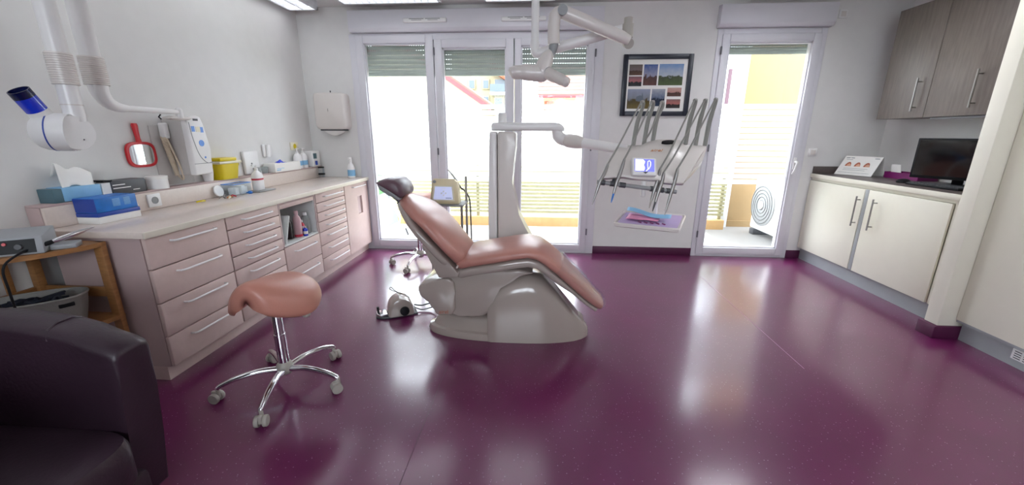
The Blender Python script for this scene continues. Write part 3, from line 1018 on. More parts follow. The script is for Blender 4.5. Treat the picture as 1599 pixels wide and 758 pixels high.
# storage box on the worktop with its odds and ends
t = thing('clear_storage_box', 'clear plastic box of small packets below the yellow container', 'storage box', (-2.36, 2.93, ZW))
m = MB()
x0, x1, y0, y1, z1 = -2.396, -2.30, 2.845, 3.035, ZW + .085
m.box(x0, x1, y0, y1, ZW, ZW + .003).box(x0, x0 + .002, y0, y1, ZW + .003, z1).box(x1 - .002, x1, y0, y1, ZW + .003, z1).box(x0 + .002, x1 - .002, y0, y0 + .002, ZW + .003, z1).box(x0 + .002, x1 - .002, y1 - .002, y1, ZW + .003, z1)
ob('body', m, 'plast', t, smooth=0)
ob('rim', MB().tube([(x0, y0, z1), (x1, y0, z1), (x1, y1, z1), (x0, y1, z1)], .003, 8, closed=True), 'lblu', t)
for i, (y, z, hx, nm) in enumerate(((2.90, .004, .03, 'first'), (2.955, .004, .034, 'b'), (3.0, .004, .026, 'c'))):
    lab = ('white packet nearest the camera inside the clear storage box', 'middle white packet inside the clear storage box', 'white packet next to the pump bottle inside the clear storage box')[i]
    bx('packet', -2.375, -2.375 + 2 * hx, y - .02, y + .018, ZW + z, ZW + .055 + .012 * (i == 1), 'paper', lab, 'packet', .002)
ob('cap', MB().lathe([(.012, 0), (.013, .018), (.009, .022), (.001, .022)], (-2.280, 2.985, ZW), 20).box(-2.305, -2.262, 2.975, 2.995, ZW + .004, ZW + .014, .003), 'blue', label='small blue cap lying on the worktop in front of the clear box', cat='cap')
ob('white_disc', MB().lathe([(.040, 0), (.042, .002), (.042, .010), (.040, .012), (.001, .012)], (-2.386, 2.795, ZW + .0435), 36, (.96, 0, .28)), 'white', label='round white disc leaning against the upstand under the cup', cat='disc')
ob('grey_tray', MB().box(-2.345, -2.24, 3.045, 3.245, ZW, ZW + .008, .003), 'grey', label='flat grey tray under the pump bottle', cat='tray')
t = thing('pump_bottle', 'white pump bottle with a red label band standing on the flat grey tray', 'bottle', (-2.315, 3.14, ZW + .0085))
zb = ZW + .0085
ob('body', MB().loft([ring((-2.315, 3.14, zb + z), (1, 0, 0), (0, 1, 0), a, b, 28, 3) for z, a, b in ((0, .030, .040), (.006, .034, .045), (.115, .034, .045), (.135, .030, .038), (.150, .016, .018), (.158, .013, .013))]), 'bottle', t)
ob('pump', MB().lathe([(.013, .158), (.014, .162), (.014, .178), (.006, .180), (.006, .195), (.012, .197), (.012, .205), (.001, .206)], (-2.315, 3.14, zb), 20).box(-2.322, -2.308, 3.095, 3.145, zb + .196, zb + .207, .004), 'white', t)
ob('label_band', MB().loft([ring((-2.315, 3.14, zb + z), (1, 0, 0), (0, 1, 0), .0346, .0456, 28, 3) for z in (.082, .096)], False, False), 'rlabel', t)
# clips and small bits
for i, (x, y, c) in enumerate(((-2.30, 2.72, 'steel'), (-2.27, 2.76, 'orange'), (-2.315, 2.78, 'steel'), (-2.28, 2.80, 'rlabel'), (-2.255, 2.735, 'ivory'))):
    labs = ('curled steel clip nearest the camera in the little heap on the worktop', 'orange-headed clip in the little heap on the worktop', 'steel clip lying nearest the white disc on the worktop', 'dark red clip in the little heap on the worktop', 'ivory clip nearest the worktop edge in the little heap')
    a = i * 1.3
    ob('clip', MB().tube(spline([(x - .022 * math.cos(a), y - .022 * math.sin(a), ZW + .004), (x, y, ZW + .016), (x + .012 * math.cos(a + 1), y + .012 * math.sin(a + 1), ZW + .012), (x + .024 * math.cos(a), y + .024 * math.sin(a), ZW + .0045)], 5), .0042, 8), c, label=labs[i], cat='clip', group='clips on the worktop')
ob('wedge', MB().tube(spline([(-2.33, 2.53, ZW + .006), (-2.322, 2.55, ZW + .009), (-2.32, 2.575, ZW + .008), (-2.325, 2.60, ZW + .005)], 5), [.003] + [.0055] * 14 + [.003], 8), 'yellow', label='small yellow curved piece lying alone on the worktop', cat='wedge')
# wall fittings above the upstand
t = thing('notepad_holder', 'white flat holder on the wall behind the pump bottle', 'holder', (XL, 3.34, .95))
ob('plate', MB().box(XL + .001, XL + .028, 3.22, 3.40, .942, 1.135, .012, 3), 'white', t)
ob('button', MB().lathe([(.008, 0), (.007, .004), (.001, .004)], (XL + .028, 3.30, 1.03), 16, (1, 0, 0)).lathe([(.008, 0), (.007, .004), (.001, .004)], (XL + .028, 3.31, .985), 16, (1, 0, 0)), 'grey', t)
t = thing('wall_handset', 'white intercom plate on the wall above the white glove box', 'intercom', (XL, 3.54, 1.08))
ob('plate', MB().box(XL + .001, XL + .020, 3.49, 3.60, 1.075, 1.185, .012, 3), 'white', t)
ob('receiver', MB().loft([ring((XL + .030, 3.545 + dy, z), (1, 0, 0), (0, 1, 0), .012, .020, 16, 3) for dy, z in ((-.015, 1.075), (-.010, 1.10), (-.006, 1.15), (-.006, 1.18))]), 'white', t)
# clear cups
for i, (y, lab) in enumerate(((3.325, 'clear plastic cup on the upstand next to the pump bottle'), (3.415, 'clear plastic cup on the upstand next to the white glove box'))):
    ob('clear_cup', MB().lathe([(.022, 0), (.030, .055), (.0285, .055), (.021, .002), (.001, .002)], (-2.437, y, ZL), 24), 'milky', label=lab, cat='cup', group='clear cups on the upstand')
t = thing('glove_box', 'white glove box with a dark blue glove poking out on the upstand', 'glove box', (LX, 3.65, ZL))
ob('carton', MB().box(-2.486, -2.375, 3.47, 3.865, ZL, ZL + .078, .003), 'paper', t)
sheet('glove', lambda u, v: (-2.45 + .05 * v, 3.58 + .12 * u, ZL + .079 + .032 * math.sin(math.pi * v) * math.sin(math.pi * min(1, u * 1.3)) * (1 - .5 * u) + .004 * math.sin(11 * u + 6 * v)), 12, 8, 'bluet', t, label='dark blue glove')
ob('print', MB().box(-2.3748, -2.3742, 3.49, 3.55, ZL + .014, ZL + .022).box(-2.3748, -2.3742, 3.49, 3.60, ZL + .03, ZL + .034), 'lblue', t, smooth=0)
t = thing('socket_outlet', 'ivory wall socket above the pump bottles', 'socket', (XL, 3.965, 1.12))
ob('cover', MB().box(XL + .001, XL + .014, 3.91, 4.03, 1.12, 1.195, .004), 'ivory', t)
ob('insert', MB().lathe([(.024, .014), (.024, .017), (.020, .017), (.020, .0145), (.001, .0145)], (XL, 3.97, 1.157), 24, (1, 0, 0)), 'yellow', t)
for i, (y, lab) in enumerate(((3.935, 'white soap pump bottle on the upstand next to the glove box'), (4.03, 'white soap pump bottle on the upstand next to the white dispenser'))):
    t = thing('soap_bottle', lab, 'bottle', (-2.44, y, ZL), group='soap bottles on the upstand')
    ob('body', MB().loft([ring((-2.44, y, ZL + z), (1, 0, 0), (0, 1, 0), a, b, 24, 2.6) for z, a, b in ((0, .032, .040), (.006, .035, .043), (.11, .035, .043), (.135, .028, .032), (.15, .013, .013))]), 'bottle', t)
    ob('pump', MB().lathe([(.014, .150), (.014, .166), (.006, .168), (.006, .19), (.011, .192), (.011, .198), (.001, .199)], (-2.44, y, ZL), 18).box(-2.446, -2.434, y - .005, y + .04, ZL + .189, ZL + .199, .003), 'white', t)
    ob('label_patch', MB().loft([ring((-2.44, y, ZL + z), (1, 0, 0), (0, 1, 0), .0354, .0434, 24, 2.6) for z in (.03, .075)], False, False), 'lblue', t)
t = thing('small_dispenser', 'white box dispenser with a blue tab in the corner of the upstand', 'dispenser', (-2.44, 4.17, ZL))
ob('body', MB().box(-2.483, -2.385, 4.115, 4.26, ZL, ZL + .165, .012, 3), 'white', t)
ob('picture_patch', MB().box(-2.3852, -2.3842, 4.125, 4.19, ZL + .085, ZL + .140), 'teal', t, smooth=0)
ob('tab', MB().box(-2.386, -2.372, 4.150, 4.178, ZL + .018, ZL + .062, .004), 'dblue', t)
t = thing('tumbler', 'glass with a dark band standing in the far corner of the worktop', 'glass', (-2.365, 4.215, ZW))
ob('glass', MB().lathe([(.026, 0), (.030, .11), (.0285, .11), (.0245, .004), (.001, .004)], (-2.365, 4.215, ZW), 28), 'plast', t)
ob('dark_band', MB().lathe([(.0275, .028), (.034, .030), (.034, .042), (.028, .046)], (-2.365, 4.215, ZW), 28).lathe([(.0295, .100), (.032, .102), (.032, .112), (.0295, .114)], (-2.365, 4.215, ZW), 28), 'black', t)
t = thing('spray_bottle', 'tall white spray bottle with a pale blue label at the window end of the worktop', 'bottle', (-2.03, 4.215, ZW))
ob('body', MB().lathe([(.036, 0), (.039, .005), (.039, .105), (.030, .135), (.014, .155), (.013, .17)], (-2.03, 4.215, ZW), 28), 'bottle', t)
ob('label_patch', MB().lathe([(.0394, .02), (.0394, .085)], (-2.03, 4.215, ZW), 28), 'lblue', t)
ob('sprayer', MB().lathe([(.015, .168), (.016, .19), (.012, .20), (.001, .20)], (-2.03, 4.215, ZW), 20).box(-2.04, -2.02, 4.175, 4.235, ZW + .195, ZW + .218, .006).tube([(-2.03, 4.195, ZW + .196), (-2.03, 4.190, ZW + .17), (-2.03, 4.200, ZW + .155)], .004, 8), 'white', t)
# paper towel dispenser
t = thing('paper_towel_dispenser', 'cream paper towel dispenser on the back wall left of the window', 'dispenser', (-2.18, 4.25, 1.24))
ob('cover', MB().loft([ring((-2.185, y, 1.505), (1, 0, 0), (0, 0, 1), a, b, 40, 9) for y, a, b in ((4.309, .168, .182), (4.20, .168, .182), (4.185, .160, .174), (4.18, .15, .165))]), 'unit', t)
ob('keyhole', MB().box(-2.20, -2.197, 4.178, 4.181, 1.50, 1.53).box(-2.187, -2.18, 4.24, 4.25, 1.685, 1.71), 'dgrey', t, smooth=0)
sheet('paper_towel', lambda u, v: (-2.29 + .22 * u, 4.215 + .03 * v, 1.325 - .065 * v * math.sin(math.pi * (.12 + .76 * u)) - .0), 12, 6, 'paper', t)
ob('throat', MB().box(-2.31, -2.05, 4.20, 4.29, 1.310, 1.326), 'dgrey', t, smooth=0)

# bottles in the niche
def niche_bottle(x, y, h, r, mat, capmat, label, band=None):
    t = thing('small_bottle', label, 'bottle', (x, y, .4625))
    ob('body', MB().lathe([(r * .9, 0), (r, .004), (r, h * .66), (r * .8, h * .76), (r * .42, h * .83), (r * .40, h * .86)], (x, y, .4625), 24), mat, t)
    ob('cap', MB().lathe([(r * .5, h * .86), (r * .5, h * .985), (r * .42, h), (.001, h)], (x, y, .4625), 20), capmat, t)
    if band:
        ob('label_band', MB().lathe([(r * 1.012, h * band[1]), (r * 1.012, h * band[2])], (x, y, .4625), 24), band[0], t)


niche_bottle(-2.0, 2.965, .19, .036, 'brownb', 'white', 'dark brown bottle with a white cap in the niche')
niche_bottle(-1.955, 3.025, .218, .031, 'pinkb', 'pinkb', 'tallest pinkish bottle with a red base band in the niche', ('rlabel', .04, .12))
niche_bottle(-1.962, 3.090, .128, .024, 'rlabel', 'white', 'small red bottle between the tall pink one and the clear one', ('paper', .45, .62))
niche_bottle(-1.97, 3.160, .18, .036, 'milky', 'white', 'clear bottle with sloping shoulders in the niche')
niche_bottle(-1.925, 3.075, .08, .018, 'bluet', 'pinkb', 'tiny violet bottle at the front of the niche', ('paper', .2, .5))
ob('plastic_sheet', MB().obox((-1.955, 2.825, .5705), (1, 0, 0), (0, .93, -.36), (0, .36, .93), .050, .005, .110, .003), 'inner', label='pale sloping plastic sheet leaning in the near side of the niche', cat='sheet')

# ------------------------------------------------------------------ corner shelf beside the cabinets
CX, CY, CR = XL + .004, 1.708, .412


def quarter(r, n=16):
    return [(CX, CY)] + [(CX + r * math.sin(math.pi / 2 * (1 - i / n)), CY - r * math.cos(math.pi / 2 * (1 - i / n))) for i in range(n + 1)]


t = thing('corner_shelf', 'pine quarter-round corner shelf between the left wall and the drawer cabinets', 'shelf', (CX + .15, CY - .15, 0))
for z in (.778, .405, .07):
    ob('shelf_board', MB().prism(quarter(CR), 'Z', z - .022, z, .005), 'wood', t)
ob('post', MB().box(CX + CR - .045, CX + CR - .001, CY - .028, CY - .002, 0, .778, .004), 'wood', t)
ob('post', MB().box(CX, CX + .028, CY - CR, CY - CR + .045, 0, .756, .004), 'wood', t)
ob('post', MB().box(CX, CX + .035, CY - .037, CY - .002, 0, .756, .004), 'wood', t)
for z in (.52,):
    ob('rail', MB().box(CX + .035, CX + CR - .045, CY - .018, CY - .004, z - .025, z + .025, .003), 'wood', t)
    ob('rail', MB().box(CX + .002, CX + .016, CY - CR + .045, CY - .037, z - .025, z + .025, .003), 'wood', t)
for k in (.12, .19):
    ob('slat', MB().box(CX + .002, CX + .014, CY - k - .02, CY - k + .01, .545, .756, .002), 'wood', t)

t = thing('handpiece_motor', 'grey motor box with black knob panel and a silver handpiece on the corner shelf', 'motor box', (-2.26, 1.50, .7785))
q = V(.82, .57, 0)                       # the box runs along this, its front faces the room
qn = V(.57, -.82, 0)
bc = V(-2.268, 1.490, .7785)


def wedge_box(c, q, qn, L, D, h0, h1):
    m = MB()
    pr = [(-D, 0), (D, 0), (D * .80, h0), (-D, h1)]
    r0 = [c - q * L + qn * a + V(0, 0, z) for a, z in pr]
    r1 = [c + q * L + qn * a + V(0, 0, z) for a, z in pr]
    m.loft([r0, r1])
    m._bev(m.bm.verts[:], .005)
    return m


ob('housing', wedge_box(bc, q, qn, .125, .075, .075, .096), 'kick', t)
fc = bc + qn * .0675 + V(0, 0, .037)
tn = (qn * .98 + V(0, 0, .196)).normalized()
tu = tn.cross(q) * -1
ob('front_plate', MB().obox(fc + q * .005, q, tu, tn, .098, .029, .002), 'black', t)
for k, z, r in ((-.035, -.004, .015), (.055, -.002, .013)):
    kc = fc + q * k + V(0, 0, z)
    ob('knob', MB().lathe([(r, 0), (r * .85, .012), (.001, .012)], kc + tn * .002, 18, tn), 'dgrey', t)
ob('pilot_light', MB().lathe([(.007, 0), (.006, .003), (.001, .003)], fc + q * .015 + V(0, 0, .014) + tn * .002, 14, tn), 'red', t)
rc = bc + q * .165 - qn * .02
ob('rest', MB().prism([(a.x, a.y) for a in (rc - q * .038 - qn * .05, rc + q * .045 - qn * .03, rc + q * .045 + qn * .045, rc - q * .038 + qn * .05)], 'Z', .7785, .800, .004), 'kick', t)
a0 = rc + q * -.02 + qn * .055 + V(0, 0, .040)
a1 = rc + q * .10 - qn * .02 + V(0, 0, .078)
ob('handpiece', MB().tube([a0.lerp(a1, s) for s in (0, .1, .5, .72, .8, 1)], [.008, .011, .011, .009, .005, .002], 16), 'chrome', t)
ob('sleeve', MB().tube([a0 + (a0 - a1) * .28, a0 + (a0 - a1) * .10, a0], [.007, .010, .009], 14), 'black', t)
s0 = a0 + (a0 - a1) * .28
ob('cable', MB().tube(spline([s0, s0 + V(-.02, -.02, -.005), bc + qn * .150 + q * .03 + V(0, 0, -.02), bc + qn * .150 + q * .02 + V(0, 0, -.13), bc + qn * .148 + q * .02 + V(0, 0, -.30)], 6), .0045, 8).tube(spline([fc + q * -.06 + tn * .01, fc + q * -.058 + tn * .055 + V(0, 0, -.02), bc + qn * .150 - q * .03 + V(0, 0, -.12), bc + qn * .150 + q * .0 + V(0, 0, -.30)], 6), .004, 8), 'black', t)

t = thing('basket', 'grey oval basket with an oblong grip hole on the middle board of the corner shelf', 'basket', (CX + .197, CY - .188, .406))
bq = V(.80, .60, 0)
bn = V(-.60, .80, 0)
b0 = V(CX + .197, CY - .188, 0)
m = MB()
rg = [ring(b0 + V(0, 0, z), bq, bn, a, b, 40, 2.6) for z, a, b in ((.407, .150, .080), (.47, .165, .092), (.545, .178, .102), (.550, .180, .104), (.550, .172, .096), (.47, .158, .086), (.413, .144, .074))]
m.loft(rg)
ob('body', m, 'basket', t)
ob('rim', MB().tube(ring(b0 + V(0, 0, .550), bq, bn, .177, .101, 40, 2.6), .006, 8, closed=True), 'basket', t)
gh = b0 + bq * .125 - bn * .0775
ob('grip_hole', MB().obox(gh + V(0, 0, .520), (bq + bn * .45).normalized(), (bn - bq * .45).normalized(), V(0, 0, 1), .026, .004, .010, .004), 'black', t)
random.seed(3)
m = MB()
for k in range(9):
    pp = []
    for i in range(7):
        pp.append(b0 + bq * random.uniform(-.11, .11) + bn * random.uniform(-.05, .05) + V(0, 0, .52 + random.uniform(-.03, .035)))
    m.tube(spline(pp, 5), .006, 6)
ob('cables', m, 'cloth', label='tangle of dark blue cables heaped in the grey oval basket', cat='cables')

# ------------------------------------------------------------------ tub armchair
t = thing('armchair', 'dark aubergine leather tub armchair in the near corner by the corner shelf', 'armchair', (-1.58, .72, 0), R(0))


def tub_sections():
    """centre line of the wrap-round arm and back, with top height"""
    top = ((-1.226, .655), (-1.262, .674), (-1.31, .690), (-1.36, .712), (-1.43, .730), (-1.50, .740), (-1.57, .748), (-1.64, .752))
    P = [(x, 1.005, z) for x, z in top]
    for i in range(1, 12):
        a = math.pi / 2 + math.pi * i / 12
        P.append((-1.65 + .28 * math.cos(a), .71 + .295 * math.sin(a), .752 + .012 * math.sin(math.pi * i / 12)))
    return P + [(x, .415, z) for x, z in top[::-1]]


P = tub_sections()
rings = []
for i, (x, y, zt) in enumerate(P):
    a, b = P[max(i - 1, 0)], P[min(i + 1, len(P) - 1)]
    d = V(b[0] - a[0], b[1] - a[1], 0).normalized()
    nrm = V(-d.y, d.x, 0)
    w0 = .055
    pr = []
    sh = .11 if i in (0, len(P) - 1) else (.06 if i in (1, len(P) - 2) else 0)
    for px, pz in ((-1, .10), (-1, .30), (-1.02, .48), (-1.0, zt - .032), (-.88, zt - .010), (-.4, zt), (.4, zt), (.88, zt - .010), (1.0, zt - .032), (1.02, .48), (1, .30), (1, .10)):
        pr.append(V(x - sh * (zt - pz), y, pz) + nrm * (w0 * px))
    rings.append(pr)
m = MB().loft(rings)
ends = [f for f in m.bm.faces if len(f.verts) == 12]
bmesh.ops.bevel(m.bm, geom=list({e for f in ends for e in f.edges}), offset=.014, segments=3, affect='EDGES', profile=.5)
ob('shell', m, 'aub', t, smooth=60)
m = MB()
m.tube([P[i] for i in (4,)] + [], .001) if False else None
x, y, zt = P[4]
m.tube([(x, y - .054, zt - .04), (x, y - .045, zt - .010), (x, y - .02, zt + .0015), (x, y + .02, zt + .0015), (x, y + .045, zt - .010), (x, y + .054, zt - .04)], .0035, 8)
ob('seam', m, 'aub', t)
ob('seat_cushion', MB().loft([ring((-1.51, .71, z), (1, 0, 0), (0, 1, 0), a, b, 40, 6) for z, a, b in ((.24, .305, .237), (.255, .312, .242), (.365, .314, .243), (.388, .305, .237), (.396, .27, .20))]), 'aub', t)
ob('base', MB().box(-1.83, -1.225, .46, .96, .055, .25, .02), 'aub', t)
for x, y in ((-1.29, .47), (-1.29, .95), (-1.76, .50), (-1.76, .92)):
    ob('leg', MB().tube([(x, y, 0), (x, y, .11)], [.017, .022], 16), 'black', t)


# ------------------------------------------------------------------ five-star castor base
def caster(x, y, ang, t, fork, wheel):
    d = V(math.cos(ang), math.sin(ang), 0)
    s = V(-d.y, d.x, 0)
    c = V(x, y, .026) - d * .012
    o = ob('caster', MB().lathe([(.009, .0), (.009, .028), (.001, .028)], V(x, y, .050), 14).obox(c + V(0, 0, .014), d, s, V(0, 0, 1), .020, .008, .019, .005), fork, t, local=True)
    w = MB()
    for k in (-1, 1):
        w.lathe([(.001, -.009), (.024, -.009), (.026, -.006), (.026, .006), (.024, .009), (.001, .009)], c + s * (k * .0175), 24, s)
    ob('wheel', w, wheel, o, local=True)
    return o


def star_base(t, a0, hub, arm='chrome', r=.29):
    for k in range(5):
        a = a0 + R(72) * k
        d = V(math.cos(a), math.sin(a), 0)
        p = spline([d * .03 + V(0, 0, .105), d * .12 + V(0, 0, .115), d * .22 + V(0, 0, .103), d * (r - .012) + V(0, 0, .082), d * r + V(0, 0, .072)], 5)
        ob('base_arm', MB().tube(p, [.0165 - .006 * (i / (len(p) - 1)) for i in range(len(p))], 14), arm, t, local=True)
        caster(d.x * r, d.y * r, a + .8 + k * .6, t, hub, hub)
    ob('hub', MB().lathe([(.016, .070), (.030, .078), (.040, .105), (.038, .128), (.026, .145), (.001, .145)], (0, 0, 0), 28), hub, t, local=True)


def saddle(t, mat):
    """saddle seat: narrow steep pommel at the front (-Y), two drooping side wings, lower rounded back"""
    st_ = ((-.178, .585, .045, .07), (-.174, .612, .080, .115), (-.16, .628, .105, .150), (-.12, .630, .150, .178), (-.07, .622, .187, .190), (-.01, .610, .206, .185), (.05, .600, .207, .165), (.11, .592, .190, .130), (.155, .583, .158, .095), (.180, .570, .115, .060), (.190, .555, .07, .03))
    rg = []
    n = 20
    for k, (y, zr, w, d) in enumerate(st_):
        e = 1 if 1 < k < len(st_) - 2 else .7
        up, dn = [], []
        for j in range(n + 1):
            q = -1 + 2 * j / n
            s, c = math.sin(abs(q) * math.pi / 2), math.cos(abs(q) * math.pi / 2)
            sg = 1 if q >= 0 else -1
            up.append(V(sg * w * s, y, zr - d * (1 - c) ** .92))
            if 0 < j < n:
                wi, di = w - .030 * e, d - .012
                dn.append(V(sg * wi * s, y, zr - .052 * e - di * (1 - c) ** .92 * .93))
        rg.append(up + dn[::-1])
    o = ob('seat', MB().loft(rg), mat, t, local=True, smooth=80, subsurf=1)
    return o


t = thing('saddle_stool', 'salmon leather saddle stool on a chrome five-star base in front of the drawers', 'stool', (-1.30, 1.738, 0), R(0))
star_base(t, R(-5), 'gcast', r=.295)
ob('gas_column', MB().cyl((0, 0, .14), (0, 0, .30), .0265, seg=28).cyl((0, 0, .30), (0, 0, .50), .0235, seg=28), 'chrome', t, local=True)
seat = saddle(t, 'stool')
ob('seat_plate', MB().box(-.06, .06, -.06, .06, .50, .545, .008), 'grey', t, local=True)
ob('lever', MB().tube([(.04, -.01, .51), (.12, -.015, .455), (.155, -.018, .43)], .006, 8), 'chrome', t, local=True)
ob('lever_knob', MB().ball((.170, -.02, .425), .020, .020, .018), 'gcast', t, local=True)

t = thing('assistant_stool', 'salmon stool with a chrome castor base behind the dental chair back', 'stool', (-1.19, 3.79, 0), R(0))
star_base(t, R(190), 'gcast', r=.295)
ob('gas_column', MB().cyl((0, 0, .14), (0, 0, .62), .024, seg=28), 'chrome', t, local=True)
ob('seat', MB().loft([ring((.02, 0, z), (1, 0, 0), (0, 1, 0), a, a * .92, 36, 2.3) for z, a in ((.615, .12), (.62, .17), (.65, .192), (.69, .185), (.712, .15), (.718, .08))]), 'stool', t, local=True)

# ------------------------------------------------------------------ dental chair
DY = 2.44
t = thing('dental_chair', 'reclined dental chair with terracotta leather cushions and a cream shell', 'dental chair', (-.2, DY, 0))
m = MB()
m.loft([ring((-.20 + dx, DY, z), (1, 0, 0), (0, 1, 0), a, b, 48, 2.1) for z, a, b, dx in ((0, .528, .172, 0), (.016, .534, .174, 0), (.045, .526, .168, .003), (.052, .505, .150, .010), (.09, .492, .142, .018), (.125, .478, .132, .026), (.14, .462, .115, .03), (.143, .42, .08, .035))])
ob('floor_base', m, 'gloss', t)
secs = ((-.312, .292, .148), (-.308, .300, .154), (-.29, .325, .158), (-.25, .372, .160), (-.17, .412, .160), (-.06, .435, .158), (.03, .412, .152), (.10, .345, .143), (.17, .262, .128), (.24, .178, .105), (.29, .118, .075), (.325, .072, .040), (.338, .05, .014))
rg = []
for x, zt, hw in secs:
    r = []
    for j in range(25):
        a = math.pi * j / 24
        ct, sn = math.cos(a), math.sin(a)
        e = 2 / 4.5
        r.append(V(x, DY - .005 + (hw + .012 * (1 - sn)) * math.copysign(abs(ct) ** e, ct), zt * abs(sn) ** e))
    rg.append(r)
ob('lift_cover', MB().loft(rg), 'gloss', t, smooth=50)
body = [(-.60, .405), (-.585, .44), (-.50, .462), (-.30, .475), (-.12, .485), (-.02, .46), (-.16, .425), (-.24, .375), (-.275, .31), (-.285, .20), (-.34, .165), (-.42, .152), (-.50, .165), (-.58, .19), (-.60, .22)]
ob('lift_arm', MB().prism(body, 'Y', DY - .155, DY + .155, .02, 3), 'gloss', t)
rb = [(-.742, .345), (-.735, .372), (-.70, .392), (-.62, .418), (-.545, .425), (-.515, .40), (-.508, .34), (-.512, .215), (-.535, .178), (-.62, .172), (-.642, .19), (-.65, .245), (-.69, .266), (-.728, .30)]
rbx = ob('rear_housing', MB().prism(rb, 'Y', DY - .178, DY + .172, .014, 3), 'gloss', t)
ob('maker_mark', MB().text('airel', .036, Matrix.Translation((-.585, DY - .1785, .190)) @ Matrix.Rotation(R(90), 4, 'X')), 'brownp', rbx, smooth=0)
# seat cushion over its shell
cs = ((-.495, .520, .492, .150), (-.488, .538, .480, .185), (-.47, .553, .476, .202), (-.40, .577, .497, .214), (-.26, .602, .524, .220), (-.15, .622, .548, .220), (-.06, .633, .562, .219), (0, .622, .548, .217), (.05, .594, .512, .212), (.12, .537, .450, .200), (.22, .444, .352, .175), (.31, .350, .268, .148), (.37, .288, .222, .128), (.40, .258, .205, .112), (.415, .240, .212, .085))


def cushion(secs, ex=3.2, crown=.012, flute=0.0, dy=0.0):
    rg = []
    n = len(secs)
    for i, (x, zt, zb, hw) in enumerate(secs):
        a, b = secs[max(i - 1, 0)], secs[min(i + 1, n - 1)]
        d = V(b[0] - a[0], 0, (b[1] + b[2] - a[1] - a[2]) / 2).normalized()
        up = V(-d.z, 0, d.x)
        c = V(x, DY + dy, (zt + zb) / 2)
        th = (zt - zb) / 2 * abs(up.z) + .001
        r = []
        for q in ring(c, (0, 1, 0), up, hw, th, 36, ex):
            k = 1 - min(1, abs(q.y - DY) / hw) ** 2
            if (q - c).dot(up) > 0:
                q = q + up * (crown * k + flute * math.cos((q.y - DY) * 75) * k)
            r.append(q)
        rg.append(r)
    return MB().loft(rg)


ob('seat_cushion', cushion(cs), 'pink', t, smooth=70)
sh = [(x + (.0 if i else -.005), zb + .012, zb - .055 + (.03 if i > 8 else 0), hw * .93) for i, (x, zt, zb, hw) in enumerate(cs[1:13])]
ob('seat_shell', cushion(sh, 4.5, 0), 'gloss', t, smooth=50)
cov = [(x + .003, zt + .016, zb - .004, hw + .006) for x, zt, zb, hw in cs[9:]]
cov.append((.432, .236, .214, .07))
ob('foot_cover', cushion(cov, 3.2, .014), 'plast', t, label='clear plastic foot cover')
m = MB()
for i, (y, x0, x1) in enumerate(((2.38, -.42, -.26), (2.45, -.42, -.28), (2.52, -.42, -.30))):
    pass
# backrest: spine stations from the hip to the top
bsec = ((-.478, .487, .130), (-.488, .500, .175), (-.510, .525, .205), (-.56, .583, .225), (-.62, .655, .240), (-.69, .735, .240), (-.75, .795, .220), (-.80, .842, .170), (-.835, .873, .110), (-.852, .888, .060), (-.858, .893, .030))


def back(off, th, wk, mat, name, crown=.0, ex=3.0, n0=0, n1=None):
    rg = []
    B = bsec[n0:n1]
    for i, (x, z, hw) in enumerate(B):
        a, b = B[max(i - 1, 0)], B[min(i + 1, len(B) - 1)]
        d = V(b[0] - a[0], 0, b[1] - a[1]).normalized()
        nrm = V(d.z, 0, -d.x)
        tf = max(0, min(1, (.87 - z) / .12))
        c = V(x, DY, z) + nrm * (off * (.35 + .65 * tf))
        ths = th * (.55 if i in (0, len(B) - 1) else 1)
        r = []
        for q in ring(c, (0, 1, 0), nrm, hw * wk, ths, 36, ex):
            k = min(1, abs(q.y - DY) / .23)
            q = q + nrm * (.018 * k * k)
            if (q - c).dot(nrm) > 0:
                q = q + nrm * crown * tf * (1 - k * k)
            r.append(q)
        rg.append(r)
    return ob(name, MB().loft(rg), mat, t, smooth=70)


back(.024, .040, 1.0, 'pink', 'back_cushion', .030)
back(-.046, .030, .95, 'gloss', 'back_shell', ex=4)
ob('hip_bracket', MB().prism([(-.60, .43), (-.70, .64), (-.655, .66), (-.545, .53), (-.47, .475), (-.48, .44)], 'Y', DY - .20, DY + .20, .012), 'gloss', t)
ob('piping', MB().tube([(-.482, DY + .215 * s, .510 + .012 * (1 - s * s)) for s in [k / 8 - 1 for k in range(17)]], .006, 8), 'seam', t)
hp = [(-.988, .997), (-.96, 1.012), (-.91, 1.022), (-.86, 1.014), (-.825, .982), (-.812, .945), (-.815, .920), (-.833, .902)]
hr = []
for yy, k in ((-.125, .55), (-.118, .82), (-.10, .95), (0, 1), (.10, .95), (.118, .82), (.125, .55)):
    c = V(-.895, 0, .965)
    hr.append([V(c.x + (x - c.x) * k, DY + yy, c.z + (z - c.z) * k) for x, z in hp] + [V(c.x + (x - c.x) * k, DY + yy, c.z + (z - c.z) * k) for x, z in ((-.862, .922), (-.925, .962))])
ob('headrest', MB().loft(hr), 'mauve', t, smooth=60)
ob('headrest_pad_base', MB().prism([(-.982, .990), (-.92, .968), (-.835, .900), (-.85, .886), (-.92, .925), (-.965, .952)], 'Y', DY - .105, DY + .105, .01), 'grey', t)
ob('headrest_plate', MB().prism([(-.968, .945), (-.955, .956), (-.86, .888), (-.845, .862), (-.858, .850), (-.875, .862)], 'Y', DY - .035, DY + .035, .004), 'dgrey', t)
ob('headrest_joint', MB().cyl((-.858, DY - .05, .882), (-.858, DY + .05, .882), .012, seg=16).cyl((-.872, DY - .045, .862), (-.872, DY + .045, .862), .010, seg=16).tube([(-.865, DY, .90), (-.84, DY, .868)], .014, 14), 'chrome', t)
# clear sheath over the seat's hip end and the white arm block behind
ob('side_block', MB().prism([(-.66, .38), (-.60, .47), (-.50, .47), (-.50, .38)], 'Y', DY + .15, DY + .24, .02), 'gloss', t)

